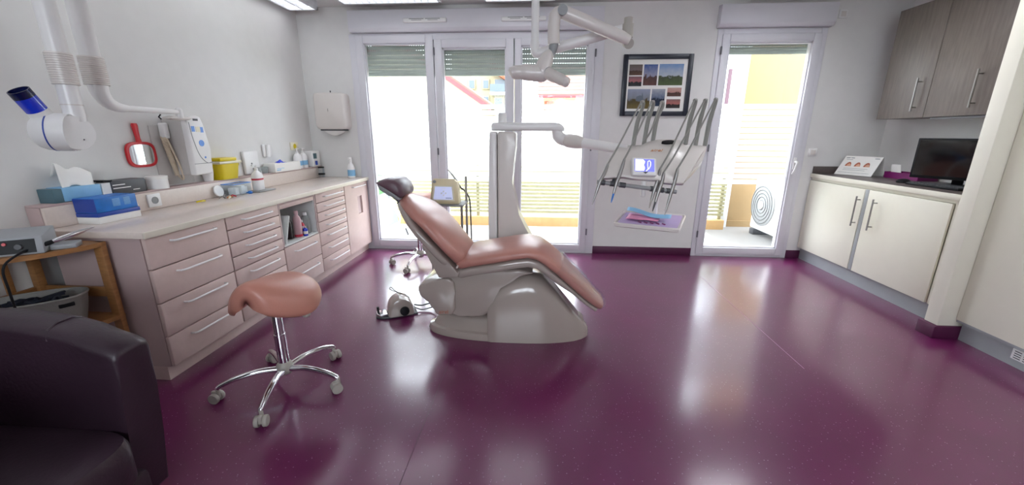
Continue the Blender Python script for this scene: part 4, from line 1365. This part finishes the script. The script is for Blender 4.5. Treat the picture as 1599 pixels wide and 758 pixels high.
# ------------------------------------------------------------------ delivery unit: column, arm, instrument head, tray
UY = 2.92
t = thing('delivery_unit', 'cream column with a swing arm carrying the instrument console and tray', 'dental unit', (-.2, UY, 0))
colp = [(-.302, 0), (-.300, 1.298), (-.169, 1.296), (-.172, 1.19), (-.186, 1.06), (-.196, .95), (-.194, .86), (-.178, .79), (-.145, .715), (-.10, .625), (-.045, .525), (0, .43), (.025, .32), (.035, .15), (.035, 0)]
ob('column', MB().prism(colp, 'Y', UY - .085, UY + .085, .018, 3), 'unit', t)
ob('column_spine', MB().prism([(-.372, 0), (-.368, .8), (-.355, 1.298), (-.305, 1.298), (-.306, 0)], 'Y', UY - .085, UY + .085, .014, 3), 'white', t)
ob('swing_arm', MB().loft([ring((x, UY - .01, z), (0, 1, 0), (0, 0, 1), a, b, 28, 4) for x, z, a, b in ((-.345, 1.325, .035, .018), (-.338, 1.329, .048, .026), (-.31, 1.331, .052, .029), (.09, 1.331, .05, .029), (.13, 1.327, .047, .026), (.155, 1.319, .038, .018), (.163, 1.313, .02, .010))]), 'white', t)
ob('arm_cap', MB().lathe([(.030, 1.355), (.030, 1.412), (.024, 1.424), (.001, 1.426)], (-.272, UY, 0), 28), 'white', t)
p = spline([(.115, UY - .01, 1.315), (.117, UY - .015, 1.28), (.14, UY - .03, 1.252), (.175, UY - .05, 1.240)], 5)
ob('elbow', MB().tube(p, [.036] * 6 + [.040] * (len(p) - 6), 24), 'white', t)
e0, e1 = V(.175, UY - .05, 1.240), V(.56, 2.66, 1.185)
ob('elbow_sleeve', MB().tube([e0, e0.lerp(e1, .05), e0.lerp(e1, .18), e0.lerp(e1, .30)], [.040, .047, .046, .036], 26), 'unit', t)
ob('carrying_arm', MB().tube([e0.lerp(e1, .29), e1], [.034, .031], 24), 'white', t)
# console: sloping slab, T = rear upper edge, B = front lower edge
TT = [(.487, 2.66, 1.202), (.56, 2.66, 1.211), (.64, 2.66, 1.216), (.685, 2.66, 1.238), (.74, 2.66, 1.250), (.845, 2.66, 1.252), (.885, 2.66, 1.246), (.908, 2.66, 1.219), (.98, 2.66, 1.215), (1.048, 2.66, 1.213)]
BB = [(.364, 2.43, 1.026), (.43, 2.43, 1.032), (.503, 2.43, 1.037), (.535, 2.42, 1.032), (.58, 2.42, 1.026), (.65, 2.42, 1.022), (.70, 2.42, 1.022), (.736, 2.43, 1.004), (.79, 2.43, 1.001), (.852, 2.43, 1.001)]
rg = []
for T, B in zip(TT, BB):
    T, B = V(T), V(B)
    M1 = T.lerp(B, .5) + V(0, -.014, .022)
    Q = T.lerp(B, .82) + V(0, -.010, .012)
    r = [T + V(0, .035, -.030), T + V(0, .018, -.006), T, T.lerp(B, .25) + V(0, -.008, .014), M1, Q, B + V(0, 0, .012), B, B + V(0, .02, -.012), T.lerp(B, .72) + V(0, .07, -.045), T.lerp(B, .3) + V(0, .08, -.065), T + V(0, .045, -.065)]
    rg.append(r)
con = ob('console', MB().loft(rg), 'unit', t, smooth=45)
# right-hand wing tip that drops below the console
ob('console_wing', MB().loft([[V(1.048, 2.66, 1.206), V(1.055, 2.70, 1.17), V(1.0, 2.70, 1.15), V(1.0, 2.66, 1.19)], [V(1.01, 2.60, 1.13), V(1.02, 2.64, 1.10), V(.97, 2.64, 1.08), V(.96, 2.60, 1.12)], [V(.93, 2.53, 1.06), V(.94, 2.57, 1.03), V(.89, 2.57, 1.01), V(.885, 2.53, 1.05)], [V(.862, 2.45, 1.008), V(.865, 2.48, .992), V(.835, 2.48, .99), V(.832, 2.45, 1.0)]]), 'unit', t, smooth=60)


def onface(s, k, lift=.0):
    """point on the sloping face: s along 0..9 stations, k from rear (0) to front (1)"""
    i = min(int(s), 8)
    f = s - i
    T = V(TT[i]).lerp(V(TT[i + 1]), f)
    B = V(BB[i]).lerp(V(BB[i + 1]), f)
    return T.lerp(B, k) + V(0, -.014, .022) * (4 * k * (1 - k)) + V(0, -.62, .78) * lift


h = MB()
cc = onface(4.75, .13, .004)
fx = (onface(6, .3) - onface(3.5, .3)).normalized()
fy = (onface(5, .05) - onface(5, .4)).normalized()
fn = fx.cross(fy).normalized()
ob('hole', MB().loft([ring(cc + fn * d, fx, fy, .040, .016, 28) for d in (-.012, .006)]), 'black', t, label='black oval opening')
lc = onface(4.35, .42, .006)
ob('maker_mark', MB().text('airel', .040, Matrix(((fx.x, fy.x, fn.x, lc.x), (fx.y, fy.y, fn.y, lc.y), (fx.z, fy.z, fn.z, lc.z), (0, 0, 0, 1)))), 'orange', con, smooth=0)
# display
D0 = V(.612, 2.445, 1.090)
sx = V(.985, .04, -.03).normalized()
sy = V(.10, .45, .88)
sy = (sy - sx * sy.dot(sx)).normalized()
sn = sx.cross(sy).normalized()
if sn.y > 0:
    sn = -sn
bz = ob('display_bezel', MB().obox(D0, sx, sy, sn, .072, .057, .022, .010, 3), 'white', t)
fr0 = D0 + sn * .0222
ob('display', MB().obox(fr0 + sy * .006, sx, sy, sn, .057, .038, .0015), 'lcdb', bz, smooth=0)
fr1 = fr0 + sn * .0018
ob('display_light_area', MB().loft([[fr1 + sx * a + sy * b + sn * d for a, b in ((-.055, -.028), (-.052, .042), (-.008, .042), (.004, .028), (-.004, .008), (.002, -.012), (-.004, -.028))] for d in (0, .0006)]), 'lcdw', bz, smooth=0)
ob('tooth_outline', MB().tube([fr1 + sx * a + sy * b + sn * .0008 for a, b in ((.008, -.030), (.020, -.016), (.018, .010), (.020, .030), (.030, .036), (.037, .024), (.034, .002), (.026, -.014))], .0018, 6, closed=True), 'lcdw', bz)
ob('arrow_mark', MB().loft([[fr0 + sn * d + sx * a + sy * b for a, b in ((-.008, -.036), (.022, -.034), (.005, -.046))] for d in (.0002, .003)]), 'dgrey', bz, smooth=0)
# rail with holders, nozzle tab
ra, rbb = V(.345, 2.435, 1.005), V(.815, 2.435, .950)
rail = ob('instrument_rail', MB().tube([ra, rbb], .0125, 14), 'grey', t)
for s in (.06, .20, .32, .71, .80, .91):
    q = ra.lerp(rbb, s)
    ob('holder', MB().tube([q - (rbb - ra).normalized() * .018, q + (rbb - ra).normalized() * .018], .0165, 14), 'dgrey', rail)
ob('rail_bracket', MB().tube([(.45, 2.46, 1.03), (.44, 2.44, 1.0)], .010, 8).tube([(.72, 2.46, 1.02), (.715, 2.44, .965)], .010, 8), 'dgrey', t)
ob('nozzle_tab', MB().box(.612, .640, 2.445, 2.465, .915, 1.03, .008, 3), 'white', t)
# whips with hoses and handpieces
specs = ((.592, 1.225, .622, 1.478, (.405, 2.45, 1.112), (.363, 2.425, 1.015), (.318, 2.40, .872), 'steel'),
         (.659, 1.232, .683, 1.478, (.499, 2.45, 1.140), (.458, 2.425, 1.003), (.430, 2.40, .885), 'blue'),
         (.712, 1.250, .740, 1.476, None, None, None, None),
         (.917, 1.222, .934, 1.488, (.712, 2.445, 1.085), (.683, 2.425, .962), (.656, 2.40, .855), 'gcast'),
         (.980, 1.222, .994, 1.488, (.732, 2.435, 1.066), (.708, 2.418, .960), (.676, 2.395, .838), 'dgrey'),
         (1.038, 1.222, 1.054, 1.492, (.812, 2.445, 1.090), (.782, 2.425, .945), (.750, 2.40, .815), 'steel'))
for i, (bx_, bz_, tx, tz, bend, rl_, tip, tm) in enumerate(specs):
    ob('whip', MB().tube(spline([(bx_, 2.672, bz_ - .02), (bx_ + (tx - bx_) * .45, 2.665, bz_ + .13), (tx + .004, 2.648, tz - .035), (tx - .002, 2.625, tz - .004), (tx - .018, 2.600, tz - .008)], 5), [.0135] * 8 + [.0115] * 8 + [.009] * 5, 12), 'whip', t)
    h0 = V(tx - .018, 2.60, tz - .008)
    if bend is None:
        ob('hose', MB().tube(spline([h0, h0 + V(-.03, -.05, -.06), h0 + V(-.07, -.09, -.17), h0 + V(-.10, -.05, -.235)], 6), .0055, 8), 'whip', t)
        continue
    bend, rl_, tip = V(bend), V(rl_), V(tip)
    ob('hose', MB().tube(spline([h0, h0.lerp(bend, .35) + V(0, -.01, .0), h0.lerp(bend, .75) + V(0, -.012, -.004), bend], 6), .0052, 8), 'whip', t)
    hp_ = ob('handpiece', MB().tube(spline([bend, bend.lerp(rl_, .5) + V(.003, 0, 0), rl_, rl_.lerp(tip, .55)], 5), [.0065, .0085, .010, .0105, .0105, .011, .0115, .0115, .0115, .0115, .011, .010, .0095, .009, .0085, .0075], 14), 'steel', t)
    ob('nozzle', MB().tube([rl_.lerp(tip, .55), rl_.lerp(tip, .8), tip], [.0065, .0055, .0022], 10), tm, hp_)
# tray
tc = [V(.590, 2.795, .762), V(1.0, 2.735, .752), V(.845, 2.385, .728), (V(.462, 2.47, .744))]
tcc = sum(tc, V(0, 0, 0)) / 4


def trayring(k, dz):
    out = []
    for i in range(4):
        a, b = tc[i], tc[(i + 1) % 4]
        prev = tc[i - 1]
        for f in (.0,):
            out += [a.lerp(prev, .10).lerp(tcc, 1 - k) + V(0, 0, dz), a.lerp(tcc, .028).lerp(tcc, 1 - k) + V(0, 0, dz), a.lerp(b, .10).lerp(tcc, 1 - k) + V(0, 0, dz)]
    return out


ob('tray', MB().loft([trayring(.93, -.022), trayring(.99, -.016), trayring(1.0, 0), trayring(.98, .006), trayring(.95, .006), trayring(.93, -.006)]), 'unit', t, smooth=30)
ob('tray_mat', MB().loft([trayring(.90, -.0055), trayring(.90, -.001)]), 'lilac', t, smooth=0, label='lilac mat in the tray')
ob('tray_arm', MB().tube(spline([(.79, 2.60, 1.03), (.80, 2.70, .98), (.805, 2.765, .86), (.80, 2.758, .745)], 5), .011, 10), 'white', t)


def onT(u, v, z=0.0):
    return tc[0].lerp(tc[1], u).lerp(tc[3].lerp(tc[2], u), v) + V(0, 0, z)


sheet('pink_napkin', lambda u, v: onT(.14 + .50 * u, .28 + .42 * v, .011 + .003 * math.sin(7 * u) ** 2), 10, 6, 'pinkp', label='pink paper napkin on the lilac tray mat', cat='napkin')
m = MB()
for k in range(5):
    for s in ((0, 1),):
        m.tube([onT(.35 + .09 * k, .74, .004), onT(.40 + .09 * k, .80, .004)], .004, 6)
ob('burs', m, 'purple', label='row of small dark burs at the front of the tray', cat='burs', kind='stuff')
sheet('instrument_pouch', lambda u, v: onT(.10 + .72 * u, .16 + .34 * u + .20 * v, .036 + .009 * math.sin(6 * u + 1) + .006 * math.sin(5 * v)), 14, 6, 'lblue', label='blue instrument pouch lying across the tray', cat='pouch')

# ------------------------------------------------------------------ operating lamp on the ceiling pole
t = thing('operating_lamp', 'white operating lamp with a three-lobed head hanging on jointed arms', 'lamp', (-.045, 2.55, 1.6))
ob('ceiling_pole', MB().cyl((-.045, 2.55, 1.75), (-.045, 2.55, 2.4995), .022, seg=24), 'white', t)
ob('ceiling_plate', MB().lathe([(.075, 2.47), (.08, 2.475), (.08, 2.4995)], (-.045, 2.55, 0), 32), 'white', t)
ob('pole_joint', MB().tube(spline([(-.045, 2.55, 1.80), (-.045, 2.55, 1.755), (-.03, 2.548, 1.738), (.0, 2.545, 1.742)], 5), .026, 20), 'white', t)
ob('lower_arm', MB().tube([(-.02, 2.546, 1.738), (.05, 2.54, 1.757), (.40, 2.50, 1.838), (.455, 2.495, 1.848)], [.026, .029, .027, .027], 22), 'white', t)
ob('arm_joint', MB().cyl((.468, 2.47, 1.80), (.468, 2.47, 1.868), .030, seg=26).cyl((.468, 2.47, 1.868), (.468, 2.47, 1.90), .024, seg=26).tube([(.468, 2.48, 1.80), (.460, 2.42, 1.765), (.462, 2.38, 1.752)], .027, 18), 'gcast', t)
ob('upper_arm', MB().tube([(.462, 2.385, 1.768), (.42, 2.38, 1.785), (.20, 2.365, 1.868), (.115, 2.36, 1.900), (.075, 2.36, 1.912)], [.025, .031, .034, .034, .030], 22), 'unit', t)
ob('pivot', MB().cyl((.100, 2.318, 1.905), (.100, 2.40, 1.905), .026, seg=24), 'grey', t)
p = spline([(.095, 2.345, 1.908), (.068, 2.345, 1.895), (.058, 2.345, 1.85), (.058, 2.345, 1.79), (.060, 2.345, 1.745)], 5)
ob('drop_link', MB().tube(p, [.026] * 6 + [.032] * (len(p) - 6), 22), 'unit', t)
ob('neck', MB().tube([(.060, 2.345, 1.75), (.055, 2.343, 1.715), (.048, 2.34, 1.69)], [.026, .022, .016], 18), 'grey', t)
hd = ob('head', MB().tube(spline([(.046, 2.34, 1.715), (.032, 2.338, 1.69), (.010, 2.335, 1.64), (-.002, 2.333, 1.60), (-.03, 2.332, 1.592)], 5), [.012, .017, .021, .025, .028, .031, .034, .037, .039, .041, .043, .045, .046, .047, .047, .046, .044, .042, .040, .036, .030][:21], 22), 'unit', t)
ob('wing', MB().tube(spline([(.004, 2.333, 1.60), (-.05, 2.33, 1.602), (-.11, 2.327, 1.606), (-.155, 2.325, 1.603), (-.172, 2.324, 1.598), (-.178, 2.324, 1.595)], 4), [.045] * 4 + [.042] * 4 + [.036] * 4 + [.032] * 3 + [.028, .026, .022, .018, .010, .004], 22), 'unit', t)
ob('wing', MB().tube(spline([(.03, 2.315, 1.598), (.065, 2.285, 1.578), (.105, 2.245, 1.555), (.128, 2.222, 1.541), (.136, 2.214, 1.536)], 4), [.032] * 5 + [.029] * 4 + [.026] * 4 + [.018, .012, .006, .004][:4], 20), 'unit', t)
ob('collar', MB().tube([(.022, 2.322, 1.603), (.032, 2.313, 1.597)], .0335, 22), 'grey', t)

# ------------------------------------------------------------------ foot control on the floor
t = thing('foot_control', 'white domed foot control with a black knob on the purple floor', 'foot control', (-1.01, 2.63, 0))
q = V(.89, .456, 0)
qn = V(.456, -.89, 0)
c0 = V(-1.005, 2.64, 0)
rg = []
for d, s in ((-.082, .80), (-.074, .94), (-.045, 1.0), (.045, 1.0), (.074, .94), (.082, .80)):
    r = []
    for j in range(17):
        a = math.pi * j / 16
        r.append(c0 + q * (.092 * s * math.cos(a)) + qn * (-d) + V(0, 0, .012 + .130 * s * math.sin(a) ** .8))
    rg.append(r)
ob('dome', MB().loft(rg), 'gloss', t, smooth=50)
ob('sole', MB().prism([(a.x, a.y) for a in (c0 - q * .17 - qn * .05, c0 + q * .115 - qn * .07, c0 + q * .115 + qn * .07, c0 - q * .13 + qn * .07, c0 - q * .175 + qn * .03)], 'Z', 0, .012, .004), 'dgrey', t)
ob('pedal', MB().prism([(a.x, a.y) for a in (c0 - q * .168 - qn * .035, c0 - q * .10 - qn * .05, c0 - q * .09 + qn * .05, c0 - q * .15 + qn * .05, c0 - q * .170 + qn * .02)], 'Z', .012, .032, .006), 'chrome', t)
ob('lever', MB().tube([c0 - q * .155 + qn * .0 + V(0, 0, .03), c0 - q * .157 + V(0, 0, .075)], .0085, 10), 'black', t)
ob('knob', MB().lathe([(.034, 0), (.032, .014), (.012, .018), (.001, .018)], c0 + q * .02 + qn * .080 + V(0, 0, .048), 24, qn), 'black', t)
ob('wire_handle', MB().tube(spline([c0 + q * .05 - qn * .02 + V(0, 0, .125), c0 - q * .02 - qn * .03 + V(0, 0, .165), c0 - q * .05 - qn * .03 + V(0, 0, .20), c0 - q * .06 - qn * .02 + V(0, 0, .19), c0 + q * .0 - qn * .02 + V(0, 0, .15), c0 + q * .07 - qn * .01 + V(0, 0, .11)], 6), .0028, 6), 'steel', t)
ob('hose', MB().tube(spline([c0 + q * .10 + V(0, 0, .05), c0 + q * .16 + V(0, 0, .035), c0 + q * .25 + V(0, -.02, .05), V(-.70, 2.56, .10), V(-.66, 2.54, .14)], 6), .0055, 8).tube(spline([c0 + q * .105 + V(0, .01, .02), c0 + q * .17 + V(0, -.03, .012), c0 + q * .26 + V(0, -.06, .03), V(-.70, 2.54, .09), V(-.66, 2.53, .13)], 6), .0045, 8), 'dgrey', t)

# ------------------------------------------------------------------ cream console on its trolley
K = .885


def tv(x, y, z):
    return (x * K, y * K, 1.28 + (z - 1.28) * K)


t = thing('instrument_trolley', 'slim chrome trolley carrying the cream console behind the dental chair', 'trolley', (-.77, 3.24, 0))
for x, y in ((-.888, 3.155), (-.888, 3.34), (-.628, 3.155), (-.628, 3.372)):
    ob('leg', MB().tube([(x, y, .03), (x, y, .935 if y > 3.2 and x > -.8 else .715)], .010, 12), 'steel', t)
    ob('wheel', MB().lathe([(.001, -.008), (.022, -.008), (.024, 0), (.022, .008), (.001, .008)], (x, y, .024), 18, (0, 1, 0)), 'dgrey', t)
ob('top', MB().box(-.902, -.614, 3.140, 3.388, .712, .726, .004), 'grey', t)
ob('bottom_shelf', MB().box(-.902, -.614, 3.140, 3.388, .10, .112, .004), 'grey', t)
t = thing('cream_console', 'cream electronic console with a lilac display standing on the trolley', 'console', (-.77, 3.24, .727))
m = MB().loft([[tv(x, y, z) for x, z in pr] for y, pr in ((3.58, ((-1.010, .656), (-.735, .656), (-.750, .86), (-.775, .888), (-.960, .890), (-.978, .87))), (3.74, ((-1.0, .656), (-.745, .656), (-.760, .84), (-.785, .865), (-.95, .865), (-.968, .85))))])
m._bev(m.bm.verts[:], .005)
ob('housing', m, 'cream', t)


def tpr(pts, y0, y1):
    return MB().loft([[tv(x, y, z) for x, z in pts] for y in (y0, y1)])


ob('recess', tpr([(-.985, .685), (-.775, .685), (-.785, .825), (-.960, .828)], 3.572, 3.580), 'ivory', t, smooth=0)
ds = ob('display', tpr([(-.970, .700), (-.790, .700), (-.798, .815), (-.948, .818)], 3.568, 3.5725), 'screenb', t, smooth=0)
m = MB()
for dx, dz in ((0, .018), (0, -.018), (-.02, 0), (.02, 0)):
    a, b, c = tv(-.872 + dx, 3.567, .757 + dz)
    m.box(a - .006, a + .006, b - .001, b + .001, c - .006, c + .006)
a, b, c = tv(-.868, 3.567, .799)
m.box(a - .016, a + .016, b - .001, b + .001, c - .002, c + .002)
ob('key_pad', m, 'white', ds, smooth=0)
a, b, c = tv(-.828, 3.567, .714)
ob('print', MB().box(a - .024, a + .024, b - .001, b + .001, c - .002, c + .002), 'ink', ds, smooth=0)
ob('knob', MB().lathe([(.013, 0), (.011, .011), (.001, .011)], tv(-.955, 3.578, .862), 18, (0, -1, 0)), 'grey', t)
ob('handpiece', MB().tube(spline([tv(-.865, 3.74, .955), tv(-.83, 3.72, .925), tv(-.795, 3.70, .885), tv(-.775, 3.70, .86)], 5), [.004] * 6 + [.007] * 10, 10), 'grey', t)
ob('cable', MB().tube(spline([tv(-.775, 3.70, .86), (-.668, 3.335, .845), (-.642, 3.405, .80), (-.608, 3.422, .72), (-.600, 3.415, .5), (-.595, 3.415, .12), (-.59, 3.415, .03)], 6), .0068, 8), 'dgrey', t)

# ------------------------------------------------------------------ framed photographs on the back wall
t = thing('picture_frame', 'dark navy frame of eight landscape photographs hanging between window and balcony door', 'picture', (1.13, YB, 1.46))
x0, x1, z0, z1, bw = .795, 1.462, 1.462, 2.036, .046
m = MB()
m.box(x0, x0 + bw, YB - .026, YB - .001, z0, z1, .004).box(x1 - bw, x1, YB - .026, YB - .001, z0, z1, .004)
m.box(x0 + bw, x1 - bw, YB - .026, YB - .001, z0, z0 + bw, .004).box(x0 + bw, x1 - bw, YB - .026, YB - .001, z1 - bw, z1, .004)
ob('frame', m, 'navy', t, smooth=30)
mt = ob('mount', MB().box(x0 + bw, x1 - bw, YB - .012, YB - .002, z0 + bw, z1 - bw), 'paper', t, smooth=0)
iw, ih = x1 - x0 - 2 * bw, z1 - z0 - 2 * bw
ph = ((.03, .25, .70, .905, '5a5048', '6a5a5a', '5a3c2c'), (.03, .25, .49, .68, '6a5058', 'a86468', '241f24'), (.275, .505, .505, .905, '33508c', '8c8ea6', '5a3530'), (.53, .935, .505, .91, '6b8cb8', 'a8b0bc', '4a5a34'),
      (.03, .415, .05, .435, '8f97ac', '7a7c84', '6a5a2a'), (.44, .665, .10, .435, '9aa0ac', '56627c', '22304a'), (.70, .935, .29, .46, 'b89a90', 'b0807a', '5a3c34'), (.70, .935, .06, .235, '7a5a58', 'b06a64', '3a3030'))
for i, (a, b, c, d, s1, s2, s3) in enumerate(ph):
    ob('photograph', MB().box(x0 + bw + a * iw, x0 + bw + b * iw, YB - .0128, YB - .0115, z0 + bw + c * ih, z0 + bw + d * ih), photo_mat('landscape_print', s1, s2, s3, i * 3.1, .45), mt, smooth=0)
hx0, hz0 = x0 + bw + .18 * iw, z0 + bw + .20 * ih
ob('photograph', MB().prism([(hx0, hz0), (hx0, hz0 + .04), (hx0 + .035, hz0 + .055), (hx0 + .052, hz0 + .05), (hx0 + .057, hz0 + .085), (hx0 + .066, hz0 + .05), (hx0 + .072, hz0)], 'Y', YB - .0131, YB - .0129), 'ink', mt, smooth=0)


def plate(x, z, s, label):
    t = thing('light_switch', label, 'switch', (x, YB, z - s))
    ob('cover', MB().box(x - s, x + s, YB - .012, YB - .0005, z - s, z + s, .004), 'white', t)
    ob('rocker', MB().box(x - s * .62, x + s * .62, YB - .016, YB - .012, z - s * .62, z + s * .62, .003), 'unit', t)


plate(2.735, 1.114, .038, 'white switch on the back wall between the balcony door and the counter')
plate(2.765, 2.363, .036, 'white plate high on the back wall beside the shutter box of the balcony door')

# ------------------------------------------------------------------ right-hand counter
RX = 2.77


def bar_handle(axis_pts, off, parent):
    a, b = V(axis_pts[0]), V(axis_pts[1])
    d = (b - a).normalized()
    m = MB().tube([a + off, b + off], .0065, 14)
    for q in (a + d * .03, b - d * .03):
        m.tube([q, q + off], .0048, 10)
    return ob('handle', m, 'steel', parent)


t = thing('base_cabinet', 'cream two-door base cabinet under the dark counter top', 'cabinet', (3.07, 3.48, .121))
ob('carcass', MB().box(RX + .021, XR - .004, 2.815, 4.295, .122, .864), 'cabwhite', t, smooth=0)
ob('surround', MB().box(RX + .004, RX + .0205, 2.64, 4.297, .842, .866).box(RX + .004, RX + .0205, 2.64, 2.826, .124, .842).box(RX + .002, RX + .0205, 3.526, 3.578, .124, .842), 'cabwhite', t, smooth=0)
for y0, y1, hy in ((3.576, 4.292, 3.603), (2.832, 3.528, 3.425)):
    d = ob('door', MB().box(RX - .012, RX + .004, y0, y1, .128, .838, .002), 'cabwhite', t)
    bar_handle(((RX - .012, hy, .515), (RX - .012, hy, .775)), V(-.034, 0, 0), d)
ob('stile', MB().box(RX - .010, RX + .002, 3.534, 3.570, .128, .838, .002), 'kick', t)
ob('plinth', MB().box(RX + .028, RX + .040, 2.655, 4.297, 0, .121), 'kick', label='grey kick board under the cream base cabinet', cat='plinth', smooth=0)
t = thing('countertop', 'dark brown-grey counter top with a white front edge', 'countertop', (3.07, 3.47, .867))
ob('slab', MB().box(RX - .004, XR - .003, 2.638, 4.304, .867, .905, .002), 'dtop', t)
ob('edge_strip', MB().box(RX - .012, RX - .004, 2.638, 4.304, .866, .905, .002), 'cabwhite', t)
ob('upstand', MB().box(RX - .0, XR - .003, 4.290, 4.306, .905, .975, .002), 'dtop', t)
ZT = .9055

t = thing('tent_card', 'white tent card with three small brown portrait prints on the counter', 'display card', (3.0, 4.1, ZT))
A0, B0 = V(2.935, 4.235, ZT + .003), V(3.065, 3.945, ZT + .003)
A1, B1 = V(3.03, 4.255, 1.085), V(3.16, 3.972, 1.085)
ux = (B0 - A0).normalized()
nn = (B0 - A0).cross(A1 - A0).normalized()
if nn.x > 0:
    nn = -nn
ob('front_leaf', MB().loft([[A0, B0, B1, A1], [q - nn * .004 for q in (A0, B0, B1, A1)]]), 'paper', t, smooth=0)
B2 = B0 + V(.15, .06, 0)
A2 = A0 + V(.15, .03, 0)
ob('back_leaf', MB().loft([[A1 - nn * .004, B1 - nn * .004, B2, A2], [q + V(.004, 0, 0) for q in (A1 - nn * .004, B1 - nn * .004, B2, A2)]]), 'paper', t, smooth=0)


def onC(u, v):
    return A0.lerp(B0, u).lerp(A1.lerp(B1, u), v)


for k in range(3):
    u0 = .14 + .25 * k
    arc = [(u0, .46)] + [(u0 + .08 - .08 * math.cos(math.pi * j / 8 * .9), .46 + .22 * math.sin(math.pi * j / 8 * .9)) for j in range(9)] + [(u0 + .17, .46)]
    pr_ = ob('portrait_print', MB().loft([[onC(u, v) + nn * d for u, v in arc] for d in (.0003, .0009)]), 'brownp', t, smooth=0)
    arc = [(u0 + .05, .46), (u0 + .05, .54), (u0 + .09, .60), (u0 + .13, .58), (u0 + .17, .46)]
    ob('pale_patch', MB().loft([[onC(u, v) + nn * d for u, v in arc] for d in (.001, .0013)]), M('skin_print', 'd0a084', .5), pr_, smooth=0)
m = MB()
for u0, u1, v, h in ((.05, .16, .88, .03), (.18, .28, .88, .03), (.08, .26, .80, .015), (.82, .94, .88, .03), (.15, .8, .34, .012), (.15, .75, .26, .012), (.06, .9, .12, .01)):
    m.loft([[onC(u, vv) + nn * d for u, vv in ((u0, v), (u1, v), (u1, v + h), (u0, v + h))] for d in (.0003, .0008)])
ob('print_lines', m, 'ink', t, smooth=0)

t = thing('purple_tray', 'purple letter tray behind the tent card', 'tray', (3.2, 3.9, ZT))
m = MB().box(3.19, 3.35, 3.62, 3.965, ZT, ZT + .006).box(3.19, 3.196, 3.62, 3.965, ZT + .006, ZT + .055).box(3.344, 3.35, 3.62, 3.965, ZT + .006, ZT + .055).box(3.196, 3.344, 3.62, 3.626, ZT + .006, ZT + .055).box(3.196, 3.344, 3.959, 3.965, ZT + .006, ZT + .055)
ob('tray', m, 'purple', t, smooth=0)
ob('card', MB().prism([(3.80, ZT + .0065), (3.91, ZT + .0065), (3.925, ZT + .12), (3.83, ZT + .12)], 'X', 3.205, 3.209), 'paper', label='small white card standing in the purple tray', cat='card', smooth=0)

t = thing('monitor', 'black desktop monitor on the counter beside the cream wall end', 'monitor', (3.18, 3.28, ZT))
mx_, my_, mz_ = V(.50, -.866, 0), V(-.866, -.50, 0), V(0, 0, 1)     # along the screen, out of the screen
mc = V(3.165, 3.275, 1.106)
bzl = ob('bezel', MB().obox(mc, mx_, my_, mz_, .272, .016, .154, .004), 'black', t)
ob('screen', MB().obox(mc + my_ * .0162 + mz_ * .004, mx_, my_, mz_, .258, .0008, .136), 'screen', t, smooth=0)
ob('stand', MB().obox(mc - my_ * .03 - mz_ * .08, mx_, my_, mz_, .03, .014, .11, .004).obox(mc - my_ * .02 - mz_ * .1945, mx_, my_, mz_, .10, .07, .0055, .004), 'black', t)
t = thing('keyboard', 'black keyboard lying on the counter in front of the monitor', 'keyboard', (2.97, 3.2, ZT))
ob('body', MB().box(2.91, 3.045, 2.98, 3.40, ZT, ZT + .016, .004), 'black', t)
m = MB()
for i in range(5):
    for j in range(14):
        m.box(2.918 + i * .025, 2.938 + i * .025, 2.99 + j * .0288, 3.014 + j * .0288, ZT + .016, ZT + .021)
ob('keys', m, 'dgrey', t, smooth=0)
ob('mouse', MB().loft([ring((2.98, 3.50, ZT + z), (1, 0, 0), (0, 1, 0), a, b, 24, 2.4) for z, a, b in ((0, .048, .030), (.012, .050, .031), (.026, .038, .024), (.032, .018, .012))]), 'black', label='black mouse on the counter between keyboard and tent card', cat='mouse')

# wall cabinet
t = thing('wall_cabinet', 'grey-brown wood two-door wall cabinet high above the counter', 'wall cabinet', (3.21, 3.55, 1.42))
ob('carcass', MB().box(3.069, XR - .003, 3.06, 4.018, 1.421, 2.302), 'dwood', t, smooth=0)
for y0, y1, hy in ((3.563, 4.020, 3.648), (3.080, 3.559, 3.187)):
    d = ob('door', MB().box(3.05, 3.068, y0, y1, 1.421, 2.304, .0015), 'dwood', t)
    bar_handle(((3.05, hy, 1.472), (3.05, hy, 1.728)), V(-.036, 0, 0), d)
ob('light_strip', MB().box(3.09, 3.16, 3.08, 3.545, 1.404, 1.4205, .003), 'kick', t)

# tall cupboard next to the camera
t = thing('tall_cupboard', 'tall plain cream cupboard at the near end of the counter wall', 'cupboard', (3.0, 1.75, .12))
ob('carcass', MB().box(2.722, XR - .003, .95, 2.541, .128, 2.46), 'cabwhite', t, smooth=0)
ob('door', MB().box(2.700, 2.7215, .952, 2.541, .135, 2.46, .002), 'cabwhite', t)
ob('bottom_rail', MB().box(2.705, 2.724, .952, 2.541, .120, .134), 'kick', t, smooth=0)
t = thing('kick_board', 'grey kick board with a white grille under the tall cupboard', 'kick board', (2.74, 1.75, 0))
ob('board', MB().box(2.735, 2.75, .95, 2.528, 0, .119), 'kick', t, smooth=0)
g = ob('vent_grille', MB().box(2.727, 2.7345, 1.95, 2.235, .045, .108, .002), 'white', t)
m = MB()
for j in range(6):
    for k in range(4):
        y = 2.222 - j * .045
        m.box(2.7262, 2.7272, y - .034, y, .054 + k * .013, .059 + k * .013)
ob('slots', m, 'dgrey', g, smooth=0)
